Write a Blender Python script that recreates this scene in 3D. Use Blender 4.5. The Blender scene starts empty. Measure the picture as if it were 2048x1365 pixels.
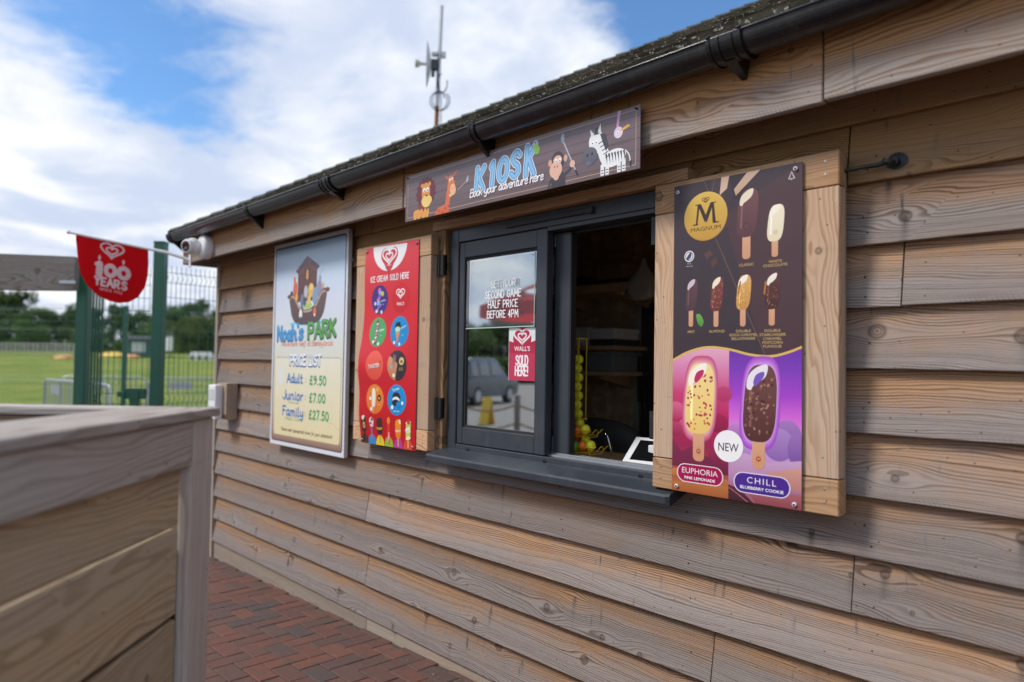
import bpy, bmesh, math, random
from mathutils import Vector, Matrix, Euler, noise as mnoise
random.seed(7)
R = math.radians
scene = bpy.context.scene
col = scene.collection

# ------------------------------------------------------------------ node helper
class NT:
    def __init__(s, nt): s.t = nt
    def put(s, sock, v):
        if v is None: return
        if isinstance(v, bpy.types.NodeSocket): s.t.links.new(v, sock); return
        try:
            if sock.type == 'RGBA' and len(v) == 3: v = (*v, 1)
        except TypeError: pass
        sock.default_value = v
    def n(s, typ, ins=None, out=0, **props):
        nd = s.t.nodes.new(typ)
        for k, v in props.items(): setattr(nd, k, v)
        for k, v in (ins or {}).items(): s.put(nd.inputs[k], v)
        return nd.outputs[out] if out is not None else nd
    def m(s, op, a, b=None, c=None, clamp=False):
        nd = s.t.nodes.new('ShaderNodeMath'); nd.operation = op; nd.use_clamp = clamp
        for i, v in enumerate((a, b, c)): s.put(nd.inputs[i], v)
        return nd.outputs[0]
    def vm(s, op, a, b=None, out=0):
        nd = s.t.nodes.new('ShaderNodeVectorMath'); nd.operation = op
        s.put(nd.inputs[0], a); s.put(nd.inputs[1], b)
        return nd.outputs[out]
    def xyz(s, x, y, z): return s.n('ShaderNodeCombineXYZ', {0: x, 1: y, 2: z})
    def sep(s, v):
        nd = s.t.nodes.new('ShaderNodeSeparateXYZ'); s.put(nd.inputs[0], v); return nd.outputs
    def noise(s, vec, scale, detail=2, rough=.5, out=0, dim='3D'):
        return s.n('ShaderNodeTexNoise', {'Vector': vec, 'Scale': scale, 'Detail': detail, 'Roughness': rough}, out, noise_dimensions=dim)
    def ss(s, v, lo, hi, a=0., b=1.):
        nd = s.t.nodes.new('ShaderNodeMapRange'); nd.interpolation_type = 'SMOOTHSTEP'
        for i, x in enumerate((v, lo, hi, a, b)): s.put(nd.inputs[i], x)
        return nd.outputs[0]
    def mix(s, f, a, b, blend='MIX'):
        nd = s.t.nodes.new('ShaderNodeMix'); nd.data_type = 'RGBA'; nd.blend_type = blend
        s.put(nd.inputs[0], f); s.put(nd.inputs[6], a); s.put(nd.inputs[7], b)
        return nd.outputs[2]

# ------------------------------------------------------------------ camera
CAM = Vector((0, -2.17661, 1.5))
cd = bpy.data.cameras.new('camera'); cam = bpy.data.objects.new('camera', cd); col.objects.link(cam)
cd.sensor_width = 36; cd.lens = 1439.4127 / 2048 * 36; cd.clip_start = .02; cd.clip_end = 2000
Rr, Ru, Rf = Vector((.682912, .730333, .015733)), Vector((.0118, -.032569, .9994)), Vector((-.730404, .682333, .030875))
Rr.normalize(); Rf.normalize(); Ru = Rr.cross(Rf).normalized()
cam.matrix_world = Matrix(((Rr.x, Ru.x, -Rf.x, CAM.x), (Rr.y, Ru.y, -Rf.y, CAM.y), (Rr.z, Ru.z, -Rf.z, CAM.z), (0, 0, 0, 1)))
cd.dof.use_dof = True; cd.dof.focus_distance = 2.75; cd.dof.aperture_fstop = 1.5; cd.dof.aperture_blades = 9
scene.camera = cam

# ------------------------------------------------------------------ world: sky with broken cloud
SUN_DIR = Vector((-.40, -.60, .70)).normalized()      # towards the sun
world = bpy.data.worlds.new('World'); scene.world = world; world.use_nodes = True
wt = world.node_tree; wt.nodes.clear(); w = NT(wt)
sky = wt.nodes.new('ShaderNodeTexSky'); sky.sky_type = 'NISHITA'; sky.sun_disc = False
sky.sun_elevation = math.asin(SUN_DIR.z); sky.sun_rotation = math.atan2(SUN_DIR.x, SUN_DIR.y)
sky.air_density = 1.0; sky.dust_density = .4; sky.ozone_density = 2.5
dirv = w.vm('NORMALIZE', w.n('ShaderNodeTexCoord', out=0))
dx, dy, dz = w.sep(dirv)
hz = w.m('ADD', w.m('MAXIMUM', dz, 0.), .16)
pl = w.xyz(w.m('DIVIDE', dx, hz), w.m('DIVIDE', dy, hz), 3.7)
warp = w.vm('SCALE', w.vm('SUBTRACT', w.noise(pl, 1.1, 3, .5, 1), (.5, .5, .5)), None)
warp.node.inputs['Scale'].default_value = .55
plw = w.vm('ADD', pl, warp)
n_big = w.noise(plw, 1.7, 12, .64)
def lobe(d, tight):                                   # a bank of cloud or a gap, centred on a direction of the sky
    return w.m('EXPONENT', w.m('MULTIPLY', w.m('SUBTRACT', w.vm('DOT_PRODUCT', dirv, Vector(d).normalized(), 1), 1.), tight))
dens = w.m('ADD', n_big, .09)
for d, tight, amp in (((-1.092, .276, .427), 130, -.21), ((-1.0, .36, .36), 300, -.16), ((-.52, .87, .50), 40, -.50), ((-.84, .52, .50), 50, -.07),
                      ((-.69, .70, .40), 110, .40), ((-.90, .45, .26), 30, .20), ((-1.2, .1, .25), 40, .16), ((-.55, .78, .45), 200, .10)):
    dens = w.m('ADD', dens, w.m('MULTIPLY', lobe(d, tight), amp))
dens = w.m('ADD', dens, w.ss(dz, .28, .0, 0., .16))
cover = w.ss(dens, .39, .62)
shade = w.noise(plw, 1.9, 5, .55)
body = w.ss(dens, .56, .82)
ccol = w.mix(w.m('MULTIPLY', w.ss(shade, .38, .64), w.m('ADD', w.m('MULTIPLY', body, .5), .5)), (.55, .63, .79), (.95, .955, .97))
skyc = w.vm('SCALE', sky.outputs[0], None); skyc.node.inputs['Scale'].default_value = .078
skyc = w.mix(1., skyc, (.74, 1.0, 1.2), 'MULTIPLY')
cloudc = w.vm('SCALE', ccol, None); cloudc.node.inputs['Scale'].default_value = .58
low = w.mix(w.ss(dz, -.02, .12), (.44, .47, .53), w.mix(cover, skyc, cloudc))
bg = w.n('ShaderNodeBackground', {0: low, 1: 1.0})
wt.links.new(bg, w.n('ShaderNodeOutputWorld', out=None).inputs[0])

# ------------------------------------------------------------------ sun through thin cloud
sl = bpy.data.lights.new('sun', 'SUN'); sun = bpy.data.objects.new('sun', sl); col.objects.link(sun)
sl.energy = 1.5; sl.angle = R(14); sl.color = (1, .95, .88)
sun.rotation_euler = SUN_DIR.to_track_quat('Z', 'Y').to_euler(); sun.location = (-4, -8, 12)

vs = scene.view_settings
vs.view_transform = 'Standard'; vs.look = 'None'; vs.exposure = 1.0; vs.gamma = 1; vs.use_curve_mapping = False
scene.render.engine = 'CYCLES'; scene.cycles.use_denoising = True; scene.cycles.max_bounces = 10; scene.cycles.diffuse_bounces = 6
scene.cycles.sample_clamp_indirect = 6; scene.cycles.transparent_max_bounces = 16; scene.cycles.caustics_reflective = False

# ------------------------------------------------------------------ mesh and object helpers
ROOM = None                                           # when set, places what is built in the back room
class MB:
    """collects faces, then links them as ONE mesh object"""
    def __init__(s): s.v = []; s.f = []; s.mi = []; s.cur = 0
    def add(s, vs_, fs):
        o = len(s.v); s.v += [tuple(p) for p in vs_]
        for f in fs: s.f.append([o + i for i in f]); s.mi.append(s.cur)
        return s
    def box(s, x0, x1, y0, y1, z0, z1, M=None):
        p = [Vector(q) for q in ((x0, y0, z0), (x1, y0, z0), (x1, y1, z0), (x0, y1, z0), (x0, y0, z1), (x1, y0, z1), (x1, y1, z1), (x0, y1, z1))]
        if M: p = [M @ q for q in p]
        return s.add(p, [(0, 3, 2, 1), (4, 5, 6, 7), (0, 1, 5, 4), (1, 2, 6, 5), (2, 3, 7, 6), (3, 0, 4, 7)])
    def prism(s, pts, a, b, axis='x', M=None):
        """polygon pts (2D) extruded from a to b along axis"""
        mk = {'x': lambda t, p: Vector((t, p[0], p[1])), 'y': lambda t, p: Vector((p[0], t, p[1])), 'z': lambda t, p: Vector((p[0], p[1], t))}[axis]
        q = [mk(a, p) for p in pts] + [mk(b, p) for p in pts]
        if M: q = [M @ v for v in q]
        n = len(pts)
        return s.add(q, [tuple(range(n))[::-1], tuple(range(n, 2 * n))] + [(i, (i + 1) % n, n + (i + 1) % n, n + i) for i in range(n)])
    def tube(s, path, r, seg=8, cap=True, closed=False):
        path = [Vector(p) for p in path]; n = len(path); rs = r if isinstance(r, (list, tuple)) else [r] * n
        rings = []; up = None
        for i, p in enumerate(path):
            a = path[(i - 1) % n] if (closed or i) else p; b = path[(i + 1) % n] if (closed or i < n - 1) else p
            t = (b - a).normalized()
            if up is None: up = Vector((0, 0, 1)) if abs(t.z) < .9 else Vector((1, 0, 0))
            side = t.cross(up).normalized(); up = side.cross(t).normalized()
            rings.append([p + (side * math.cos(k * 2 * math.pi / seg) + up * math.sin(k * 2 * math.pi / seg)) * rs[i] for k in range(seg)])
        fs = []
        for i in range(n if closed else n - 1):
            j = (i + 1) % n
            fs += [(i * seg + k, i * seg + (k + 1) % seg, j * seg + (k + 1) % seg, j * seg + k) for k in range(seg)]
        if cap and not closed: fs += [tuple(range(seg))[::-1], tuple((n - 1) * seg + k for k in range(seg))]
        return s.add([q for r_ in rings for q in r_], fs)
    def lathe(s, prof, M, seg=20):
        """prof: list of (radius, height) turned about local z"""
        q = []; n = len(prof)
        for (r, h) in prof:
            q += [M @ Vector((r * math.cos(k * 2 * math.pi / seg), r * math.sin(k * 2 * math.pi / seg), h)) for k in range(seg)]
        fs = [(i * seg + k, i * seg + (k + 1) % seg, (i + 1) * seg + (k + 1) % seg, (i + 1) * seg + k) for i in range(n - 1) for k in range(seg)]
        fs += [tuple(range(seg))[::-1], tuple((n - 1) * seg + k for k in range(seg))]
        return s.add(q, fs)
    def sphere(s, c, r, seg=12, rings=8, sc=(1, 1, 1)):
        prof = [(max(1e-4, math.sin(math.pi * i / rings)) * r, -math.cos(math.pi * i / rings) * r) for i in range(rings + 1)]
        return s.lathe(prof, Matrix.Translation(c) @ Matrix.Diagonal((*sc, 1)), seg)
    def build(s, name, mat, parent=None, smooth=False, bevel=0, loc=None, rot=None, recalc=True, merge=False):
        if ROOM is not None: s.v = [tuple(ROOM @ Vector(p)) for p in s.v]
        me = bpy.data.meshes.new(name); me.from_pydata(s.v, [], s.f)
        for m_ in (mat if isinstance(mat, (list, tuple)) else [mat]): me.materials.append(m_)
        if isinstance(mat, (list, tuple)): me.polygons.foreach_set('material_index', s.mi)
        if recalc or bevel or merge:
            bm = bmesh.new(); bm.from_mesh(me)
            if merge: bmesh.ops.remove_doubles(bm, verts=bm.verts, dist=1e-5)
            if recalc: bmesh.ops.recalc_face_normals(bm, faces=bm.faces)
            if bevel: bmesh.ops.bevel(bm, geom=[e for e in bm.edges if len(e.link_faces) == 2 and e.calc_face_angle(0) > .5], offset=bevel, segments=2 if bevel > .004 else 1, affect='EDGES', profile=.6)
            bm.to_mesh(me); bm.free()
        if smooth:
            me.polygons.foreach_set('use_smooth', [True] * len(me.polygons))
            if smooth is not True: me.set_sharp_from_angle(angle=R(smooth))
        return link(name, me, parent, loc, rot)
def link(name, data, parent=None, loc=None, rot=None):
    o = bpy.data.objects.new(name, data); col.objects.link(o)
    if loc is not None: o.location = loc
    if rot is not None: o.rotation_euler = rot
    if parent is not None:
        o.parent = parent
        M = Matrix.Identity(4); p = parent
        chain = []
        while p is not None: chain.append(p); p = p.parent
        for p in reversed(chain): M = M @ p.matrix_parent_inverse @ p.matrix_basis if p.parent else p.matrix_basis.copy()
        o.matrix_parent_inverse = M.inverted()
    return o
def tag(o, label=None, cat=None, group=None, kind=None):
    if label: o['label'] = label
    if cat: o['category'] = cat
    if group: o['group'] = group
    if kind: o['kind'] = kind
    return o
def thing(name, loc, label, cat, group=None, rot=None):
    if ROOM is not None: loc = tuple(ROOM @ Vector(loc))
    o = link(name, None, None, loc, rot); o.empty_display_size = .1
    return tag(o, label, cat, group)
def copy_tree(o, parent=None):
    c = o.copy(); col.objects.link(c); c.parent = parent
    for ch in o.children: copy_tree(ch, c)
    return c

# ------------------------------------------------------------------ materials
def new_mat(name):
    m = bpy.data.materials.new(name); m.use_nodes = True
    nt = m.node_tree; nt.nodes.clear(); g = NT(nt)
    b = nt.nodes.new('ShaderNodeBsdfPrincipled'); o = nt.nodes.new('ShaderNodeOutputMaterial'); nt.links.new(b.outputs[0], o.inputs[0])
    return m, g, b
def flat(name, c, rough=.5, metal=0, spec=.5, var=.12, scale=30, bump=0, coat=0, trans=0):
    """a plain surface with slight mottling of colour and gloss"""
    m, g, b = new_mat(name)
    oc = g.n('ShaderNodeTexCoord', out=3); nz = g.noise(oc, scale, 4, .6)
    k = g.m('ADD', g.m('MULTIPLY', g.m('SUBTRACT', nz, .5), 2 * var), 1.)
    g.put(b.inputs['Base Color'], g.mix(1., c, g.xyz(k, k, k), 'MULTIPLY'))
    g.put(b.inputs['Roughness'], g.m('ADD', g.m('MULTIPLY', g.m('SUBTRACT', nz, .5), .25), rough, clamp=True))
    b.inputs['Metallic'].default_value = metal; b.inputs['Specular IOR Level'].default_value = spec
    if coat: b.inputs['Coat Weight'].default_value = coat; b.inputs['Coat Roughness'].default_value = .08
    if trans: b.inputs['Transmission Weight'].default_value = trans
    if bump: g.put(b.inputs['Normal'], g.n('ShaderNodeBump', {'Strength': bump, 'Distance': .004, 'Height': g.noise(oc, scale * 4, 4, .6)}))
    return m
def dusty(name, c, rough, spec, amt):
    """smooth coated surface with dust film and rain streaks"""
    m, g, b = new_mat(name); oc = g.n('ShaderNodeTexCoord', out=3)
    n1 = g.noise(oc, 7., 5, .65); n2 = g.noise(g.vm('MULTIPLY', oc, (45., 45., 3.)), 1., 4, .6); n3 = g.noise(oc, 160., 2, .7)
    f = g.m('ADD', g.m('MULTIPLY', g.ss(n1, .42, .72), amt), g.m('ADD', g.m('MULTIPLY', g.ss(n2, .52, .75), amt), g.m('MULTIPLY', g.ss(n3, .66, .74), amt * 1.6)))
    g.put(b.inputs['Base Color'], g.mix(f, c, (.34, .31, .27))); g.put(b.inputs['Roughness'], g.m('ADD', rough, g.m('MULTIPLY', f, 1.2), clamp=True))
    b.inputs['Specular IOR Level'].default_value = spec; return m
def wood(name, warm, grey, late, grey0=.3, lap=0., knots=.5, freq=125., bump=.35, dark=1., stain=.5, smooth_=False, lapz=.165):
    """sawn softwood, grain along local x, width along local z; lap: how much greyer the rain-washed lower half is"""
    m, g, b = new_mat(name)
    oc = g.n('ShaderNodeTexCoord', out=3); rnd = g.n('ShaderNodeObjectInfo', out=5)
    x0, y0, z0 = g.sep(oc)
    x = g.m('ADD', x0, g.m('MULTIPLY', rnd, 57.3)); z = g.m('ADD', z0, g.m('MULTIPLY', rnd, 31.7)); y = g.m('MULTIPLY', y0, 1.)
    zz = g.m('ADD', z, g.m('MULTIPLY', y0, .7))
    n1 = g.noise(g.xyz(g.m('MULTIPLY', x, .75), 0., g.m('MULTIPLY', zz, 4.2)), 1., 3, .45)
    n2 = g.noise(g.xyz(g.m('MULTIPLY', x, 5.), 0., g.m('MULTIPLY', zz, 30.)), 1., 2, .5)
    vor = g.n('ShaderNodeTexVoronoi', {'Vector': g.xyz(x, zz, 0.), 'Scale': 3.6}, None, voronoi_dimensions='2D')
    vd = g.m('DIVIDE', vor.outputs['Distance'], 3.6); vc = g.n('ShaderNodeSeparateColor', {0: vor.outputs['Color']}, None).outputs
    here = g.ss(vc[0], 1 - knots - .02, 1 - knots + .02)
    px_, py_, _z = g.sep(vor.outputs['Position'])
    ddx = g.m('SUBTRACT', x, px_); ddz = g.m('SUBTRACT', py_, zz)
    spread = g.m('MULTIPLY', g.m('EXPONENT', g.m('MULTIPLY', g.m('ADD', g.m('POWER', g.m('DIVIDE', ddx, .085), 2.), g.m('POWER', g.m('DIVIDE', ddz, .05), 2.)), -1.)), here)
    kn = g.m('MULTIPLY', g.m('MULTIPLY', ddz, .84 * freq), spread)      # growth rings part and close again round a knot
    c = g.m('ADD', g.m('ADD', g.m('MULTIPLY', zz, freq), g.m('MULTIPLY', n1, 24.)), g.m('ADD', g.m('MULTIPLY', n2, 1.1), kn))
    saw = g.m('FRACT', c)
    lw = g.n('ShaderNodeTexWhiteNoise', {1: g.m('FLOOR', c)}, 0, noise_dimensions='1D')
    line = g.m('MULTIPLY', g.m('MULTIPLY', g.ss(saw, .30, .86), g.ss(saw, 1., .93)), g.m('ADD', .35, g.m('MULTIPLY', lw, .75)))
    fib = g.noise(g.xyz(g.m('MULTIPLY', x, 9.), 0., g.m('MULTIPLY', zz, 520.)), 1., 2, .6)
    blot = g.noise(g.xyz(g.m('MULTIPLY', x, 1.7), 0., g.m('MULTIPLY', zz, 7.)), 1., 4, .55)
    strk = g.noise(g.xyz(g.m('MULTIPLY', x, 30.), 0., g.m('MULTIPLY', zz, 4.5)), 1., 3, .5)
    wf = g.m('ADD', grey0, g.m('MULTIPLY', g.m('SUBTRACT', blot, .5), 2.1))
    if lap: wf = g.m('ADD', wf, g.ss(z0, lapz, .03, -.45 * lap, .55 * lap))
    wf = g.m('ADD', wf, g.m('MULTIPLY', g.m('SUBTRACT', strk, .5), .5))
    wf = g.m('MINIMUM', g.m('MAXIMUM', wf, 0.), 1.)
    base = g.mix(wf, warm, grey)
    base = g.mix(g.m('MULTIPLY', line, g.m('SUBTRACT', .90, g.m('MULTIPLY', wf, .22))), base, late)
    k2 = g.m('ADD', .70, g.m('MULTIPLY', fib, .6))
    base = g.mix(1., base, g.xyz(k2, k2, k2), 'MULTIPLY')
    # dark stains with a shape of their own, knots, pinholes
    st = g.m('MULTIPLY', g.ss(strk, .62, .74), g.m('MULTIPLY', g.ss(blot, .42, .6), stain))
    base = g.mix(st, base, (.055, .05, .05))
    drip = g.m('MULTIPLY', g.m('MULTIPLY', g.m('EXPONENT', g.m('MULTIPLY', g.m('POWER', g.m('DIVIDE', ddx, .010), 2.), -1.)), g.ss(ddz, -.004, .012)), g.m('MULTIPLY', g.m('EXPONENT', g.m('MULTIPLY', ddz, -22.)), here))
    base = g.mix(g.m('MULTIPLY', drip, g.m('MULTIPLY', vc[2], stain * 1.3), clamp=True), base, (.06, .055, .055))
    rk = g.m('ADD', .0045, g.m('MULTIPLY', g.m('POWER', vc[1], 2.), .017))
    core = g.m('MULTIPLY', g.m('MULTIPLY', g.ss(vd, rk, g.m('MULTIPLY', rk, .55)), here), g.m('ADD', .55, g.m('MULTIPLY', g.m('SINE', g.m('DIVIDE', g.m('MULTIPLY', vd, 14.), rk)), .4)))
    rim = g.m('MULTIPLY', g.m('MULTIPLY', g.ss(vd, g.m('MULTIPLY', rk, 1.5), rk), here), g.ss(vd, g.m('MULTIPLY', rk, .5), rk))
    base = g.mix(g.m('MULTIPLY', core, .72), base, (.12, .068, .042))
    base = g.mix(g.m('MULTIPLY', rim, .65), base, (.045, .032, .026))
    hol = g.n('ShaderNodeTexVoronoi', {'Vector': g.xyz(x, zz, 0.), 'Scale': 13.}, None, voronoi_dimensions='2D')
    hc = g.n('ShaderNodeSeparateColor', {0: hol.outputs['Color']}, None).outputs
    base = g.mix(g.m('MULTIPLY', g.m('MULTIPLY', g.ss(hol.outputs['Distance'], .045, .025), g.ss(hc[0], .72, .74)), .75), base, (.03, .024, .022))
    if lap: base = g.mix(g.m('MULTIPLY', g.m('MULTIPLY', g.ss(g.m('SINE', g.m('MULTIPLY', g.m('ADD', x, g.m('MULTIPLY', zz, .5)), 520.)), .3, .9), g.ss(z0, .03, .004)), g.ss(g.noise(g.xyz(g.m('MULTIPLY', x, 3.5), 0., 0.), 1., 2, .5), .46, .62, 0., .3)), base, (.07, .055, .045))
    tone = g.m('MULTIPLY', g.m('ADD', .76, g.m('MULTIPLY', g.m('FRACT', g.m('MULTIPLY', rnd, 17.17)), .42)), dark)
    base = g.mix(1., base, g.xyz(tone, tone, tone), 'MULTIPLY')
    g.put(b.inputs['Base Color'], base)
    b.inputs['Roughness'].default_value = .72; b.inputs['Specular IOR Level'].default_value = .22
    sw = g.m('SINE', g.m('MULTIPLY', g.m('ADD', g.m('ADD', x, g.m('MULTIPLY', zz, .32)), g.m('MULTIPLY', n1, .03)), 820.))
    sa = g.m('MULTIPLY', sw, g.ss(g.noise(g.xyz(g.m('MULTIPLY', x, 2.), 0., g.m('MULTIPLY', zz, 9.)), 1., 2, .5), .48, .62))
    hgt = g.m('SUBTRACT', g.m('ADD', g.m('MULTIPLY', fib, .9), g.m('MULTIPLY', sa, .0 if smooth_ else .22)), g.m('ADD', g.m('MULTIPLY', core, 1.), g.m('MULTIPLY', line, -.5)))
    g.put(b.inputs['Normal'], g.n('ShaderNodeBump', {'Strength': bump, 'Distance': .0025, 'Height': hgt}))
    return m
M_clad = wood('weathered larch cladding', (.435, .25, .135), (.305, .262, .242), (.085, .052, .037), .56, lap=1.0, knots=.74, bump=.6, stain=.95)
M_clad_top = wood('sheltered larch cladding', (.47, .265, .115), (.36, .25, .16), (.20, .11, .05), .14, lap=.45, knots=.5, bump=.5, stain=.6)
M_clad_low = wood('weathered larch plinth', (.45, .33, .225), (.37, .315, .265), (.20, .14, .10), .65, lap=.3, knots=.3)
M_fascia = wood('sawn fascia board', (.50, .265, .115), (.37, .325, .295), (.19, .095, .045), .34, lap=1.25, knots=.6, freq=85, lapz=.15, stain=.7)
M_pale = wood('pale planed pine', (.61, .40, .255), (.52, .42, .34), (.40, .235, .14), .30, knots=.45, freq=95, bump=.2, stain=.25, smooth_=True)
M_orange = wood('oiled pine', (.57, .335, .175), (.47, .35, .25), (.34, .175, .085), .2, knots=.6, freq=80, bump=.2, stain=.3, smooth_=True)
M_brown_wood = wood('brown stained timber', (.34, .20, .10), (.30, .215, .14), (.17, .09, .045), .3, knots=.3, freq=90)  # brown timber for soffit, jambs and door leaf
M_planter = wood('grey weathered planter timber', (.50, .40, .31), (.52, .475, .44), (.31, .245, .20), .78, knots=.1, freq=60, stain=.3)
M_planter_board = wood('brown weathered planter board', (.50, .36, .21), (.40, .33, .25), (.28, .19, .11), .45, knots=.12, freq=45, stain=.4)
M_beam = wood('grey oak beam', (.28, .225, .18), (.30, .275, .255), (.15, .12, .10), .7, knots=.3, freq=50)
M_dark_core = flat('building paper', (.02, .018, .016), .9)
M_anth = dusty('anthracite powder coat', (.036, .044, .056), .34, .5, .035)
M_anth_dk = flat('dark anthracite', (.018, .021, .025), .45)  # darker anthracite for the vent and the sill end cap
M_black = flat('black plastic', (.010, .010, .011), .22, spec=.5, var=.2)
M_gutter = dusty('black upvc gutter', (.013, .013, .016), .2, .6, .035)
M_iron = flat('black iron', (.012, .012, .013), .5)
M_steel = flat('galvanised steel', (.48, .50, .52), .42, .8, var=.12, scale=12)
M_screw = flat('zinc screw head', (.34, .32, .30), .45, .7)
M_white = flat('white plastic', (.78, .78, .80), .4, var=.04)
M_green = flat('moss green powder coat', (.012, .105, .062), .4, var=.12)
M_rubber = flat('black rubber', (.018, .018, .018), .7)
M_yel = flat('yellow coated wire', (.75, .50, .01), .4)
M_chrome = flat('chrome', (.8, .8, .8), .12, 1.0, var=.02)
# ================================================================== GROUND
def ground_h(x, y):
    d = (Vector((x, y, 0)) - Vector((CAM.x, CAM.y, 0))).dot(Vector((-.7307, .6827, 0)))
    return -.1 + .034 * min(max(d - 26, 0), 66)
m, g, b = new_mat('mown grass'); M_grass = m
oc = g.n('ShaderNodeTexCoord', out=3)
f1 = g.noise(oc, .22, 6, .65); f2 = g.noise(oc, 1.6, 5, .7); f3 = g.noise(oc, 40., 2, .6)
c = g.mix(g.ss(f1, .38, .62), (.145, .225, .035), (.245, .285, .06))
c = g.mix(g.ss(f2, .48, .72), c, (.30, .285, .11))
k = g.m('ADD', .6, g.m('MULTIPLY', f3, .8)); c = g.mix(1., c, g.xyz(k, k, k), 'MULTIPLY')
g.put(b.inputs['Base Color'], c); b.inputs['Roughness'].default_value = .9; b.inputs['Specular IOR Level'].default_value = .1
g.put(b.inputs['Normal'], g.n('ShaderNodeBump', {'Strength': .6, 'Distance': .05, 'Height': f3}))
m, g, b = new_mat('worn tarmac'); M_tarmac = m
oc = g.n('ShaderNodeTexCoord', out=3)
f1 = g.noise(oc, .5, 5, .6); f2 = g.noise(oc, 90., 3, .6)
c = g.mix(f1, (.13, .125, .12), (.22, .21, .20)); k = g.m('ADD', .6, g.m('MULTIPLY', f2, .8)); c = g.mix(1., c, g.xyz(k, k, k), 'MULTIPLY')
g.put(b.inputs['Base Color'], c); b.inputs['Roughness'].default_value = .85
g.put(b.inputs['Normal'], g.n('ShaderNodeBump', {'Strength': .4, 'Distance': .01, 'Height': f2}))
N_ = 90; S_ = 900.
gm = MB()
def gcoord(i): t = (i / N_) * 2 - 1; return math.copysign(abs(t) ** 1.8, t) * S_
vs_ = [(gcoord(i), gcoord(j), ground_h(gcoord(i), gcoord(j)) + .0) for j in range(N_ + 1) for i in range(N_ + 1)]
gm.add(vs_, [(j * (N_ + 1) + i, j * (N_ + 1) + i + 1, (j + 1) * (N_ + 1) + i + 1, (j + 1) * (N_ + 1) + i) for j in range(N_) for i in range(N_)])
tag(gm.build('ground', M_grass, smooth=True), kind='structure')
tm = MB(); F2 = Vector((-.7307, .6827, 0)); R2 = Vector((.6827, .7307, 0)); C2 = Vector((CAM.x, CAM.y, 0))
q = []
for d, l in ((-60, -70), (-60, 60), (22.5, 60), (22.5, -4), (24.2, -30), (24.8, -70)): p = C2 + F2 * d + R2 * l; q.append((p.x, p.y, -.094))
tm.add(q, [tuple(range(6))])
tag(tm.build('tarmac', M_tarmac), kind='structure')

# ------------------------------------------------------------------ block paving, herringbone, rising gently to the right
def brick_mat(name, island):
    m, g, b = new_mat(name)
    rnd = g.n('ShaderNodeNewGeometry', out=8) if island else g.n('ShaderNodeObjectInfo', out=5)
    oc = g.n('ShaderNodeTexCoord', out=3); oc = g.vm('ADD', oc, g.xyz(g.m('MULTIPLY', rnd, 40.), g.m('MULTIPLY', rnd, 23.), 0.))
    ramp = g.n('ShaderNodeValToRGB', {0: rnd}, None); cr = ramp.color_ramp; cr.interpolation = 'LINEAR'
    for i, (p, cc) in enumerate(((0, (.15, .065, .049)), (.22, (.18, .078, .056)), (.42, (.135, .066, .053)), (.60, (.12, .066, .056)), (.78, (.105, .068, .061)), (.9, (.085, .070, .068)), (1, (.185, .076, .051)))):
        e = cr.elements[i] if i < 2 else cr.elements.new(p); e.position = p; e.color = (*cc, 1)
    n1 = g.noise(oc, 9., 5, .65); n2 = g.noise(oc, 260., 2, .7); n3 = g.noise(oc, 26., 3, .6)
    c = g.mix(g.ss(n1, .42, .72), ramp.outputs[0], (.105, .068, .06))
    k = g.m('ADD', .62, g.m('MULTIPLY', n2, .76)); c = g.mix(1., c, g.xyz(k, k, k), 'MULTIPLY')
    c = g.mix(g.m('MULTIPLY', g.ss(n2, .68, .74), .5), c, (.45, .36, .32))
    c = g.mix(g.m('MULTIPLY', g.ss(n3, .56, .72), .35), c, (.16, .125, .11))
    g.put(b.inputs['Base Color'], c); b.inputs['Roughness'].default_value = .82; b.inputs['Specular IOR Level'].default_value = .3
    g.put(b.inputs['Normal'], g.n('ShaderNodeBump', {'Strength': .5, 'Distance': .003, 'Height': g.m('ADD', n2, n1)}))
    return m
M_brick = brick_mat('red clay paver', False); M_brick_i = brick_mat('red clay pavers', True)
m, g, b = new_mat('jointing sand and dirt'); M_sand = m
oc = g.n('ShaderNodeTexCoord', out=3); n1 = g.noise(oc, 60., 4, .6)
g.put(b.inputs['Base Color'], g.mix(n1, (.035, .028, .022), (.11, .09, .07))); b.inputs['Roughness'].default_value = .95
g.put(b.inputs['Normal'], g.n('ShaderNodeBump', {'Strength': .6, 'Distance': .006, 'Height': n1}))
SL = .0265
def pave_z(x): return SL * (x + 3.9)
PVX0, PVX1, PVY0 = -7.3, 2.6, -5.2
bed = MB(); bed.add([(PVX0, PVY0, pave_z(PVX0) - .008), (PVX1, PVY0, pave_z(PVX1) - .008), (PVX1, .02, pave_z(PVX1) - .008), (PVX0, .02, pave_z(PVX0) - .008)], [(0, 1, 2, 3)])
paving = bed.build('block_paving', M_sand); tag(paving, kind='structure')
def brick_mesh(seed, w=.1, l=.2, gap=.0022):
    rr = random.Random(seed); c = .0035
    x, y = w / 2 - gap, l / 2 - gap
    j = lambda: rr.uniform(-.0012, .0012)
    top = [(-x + c + j(), -y + c + j(), 0), (x - c + j(), -y + c + j(), 0), (x - c + j(), y - c + j(), 0), (-x + c + j(), y - c + j(), 0)]
    mid = [(-x + j() * .5, -y, -c), (x + j() * .5, -y, -c), (x, y, -c), (-x, y, -c)]
    bot = [(p[0], p[1], -.05) for p in mid]
    v = top + mid + bot
    f = [(0, 1, 2, 3)] + [(i, 4 + i, 4 + (i + 1) % 4, (i + 1) % 4) for i in range(4)] + [(4 + i, 8 + i, 8 + (i + 1) % 4, 4 + (i + 1) % 4) for i in range(4)]
    return v, f
bmeshes = []
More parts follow.
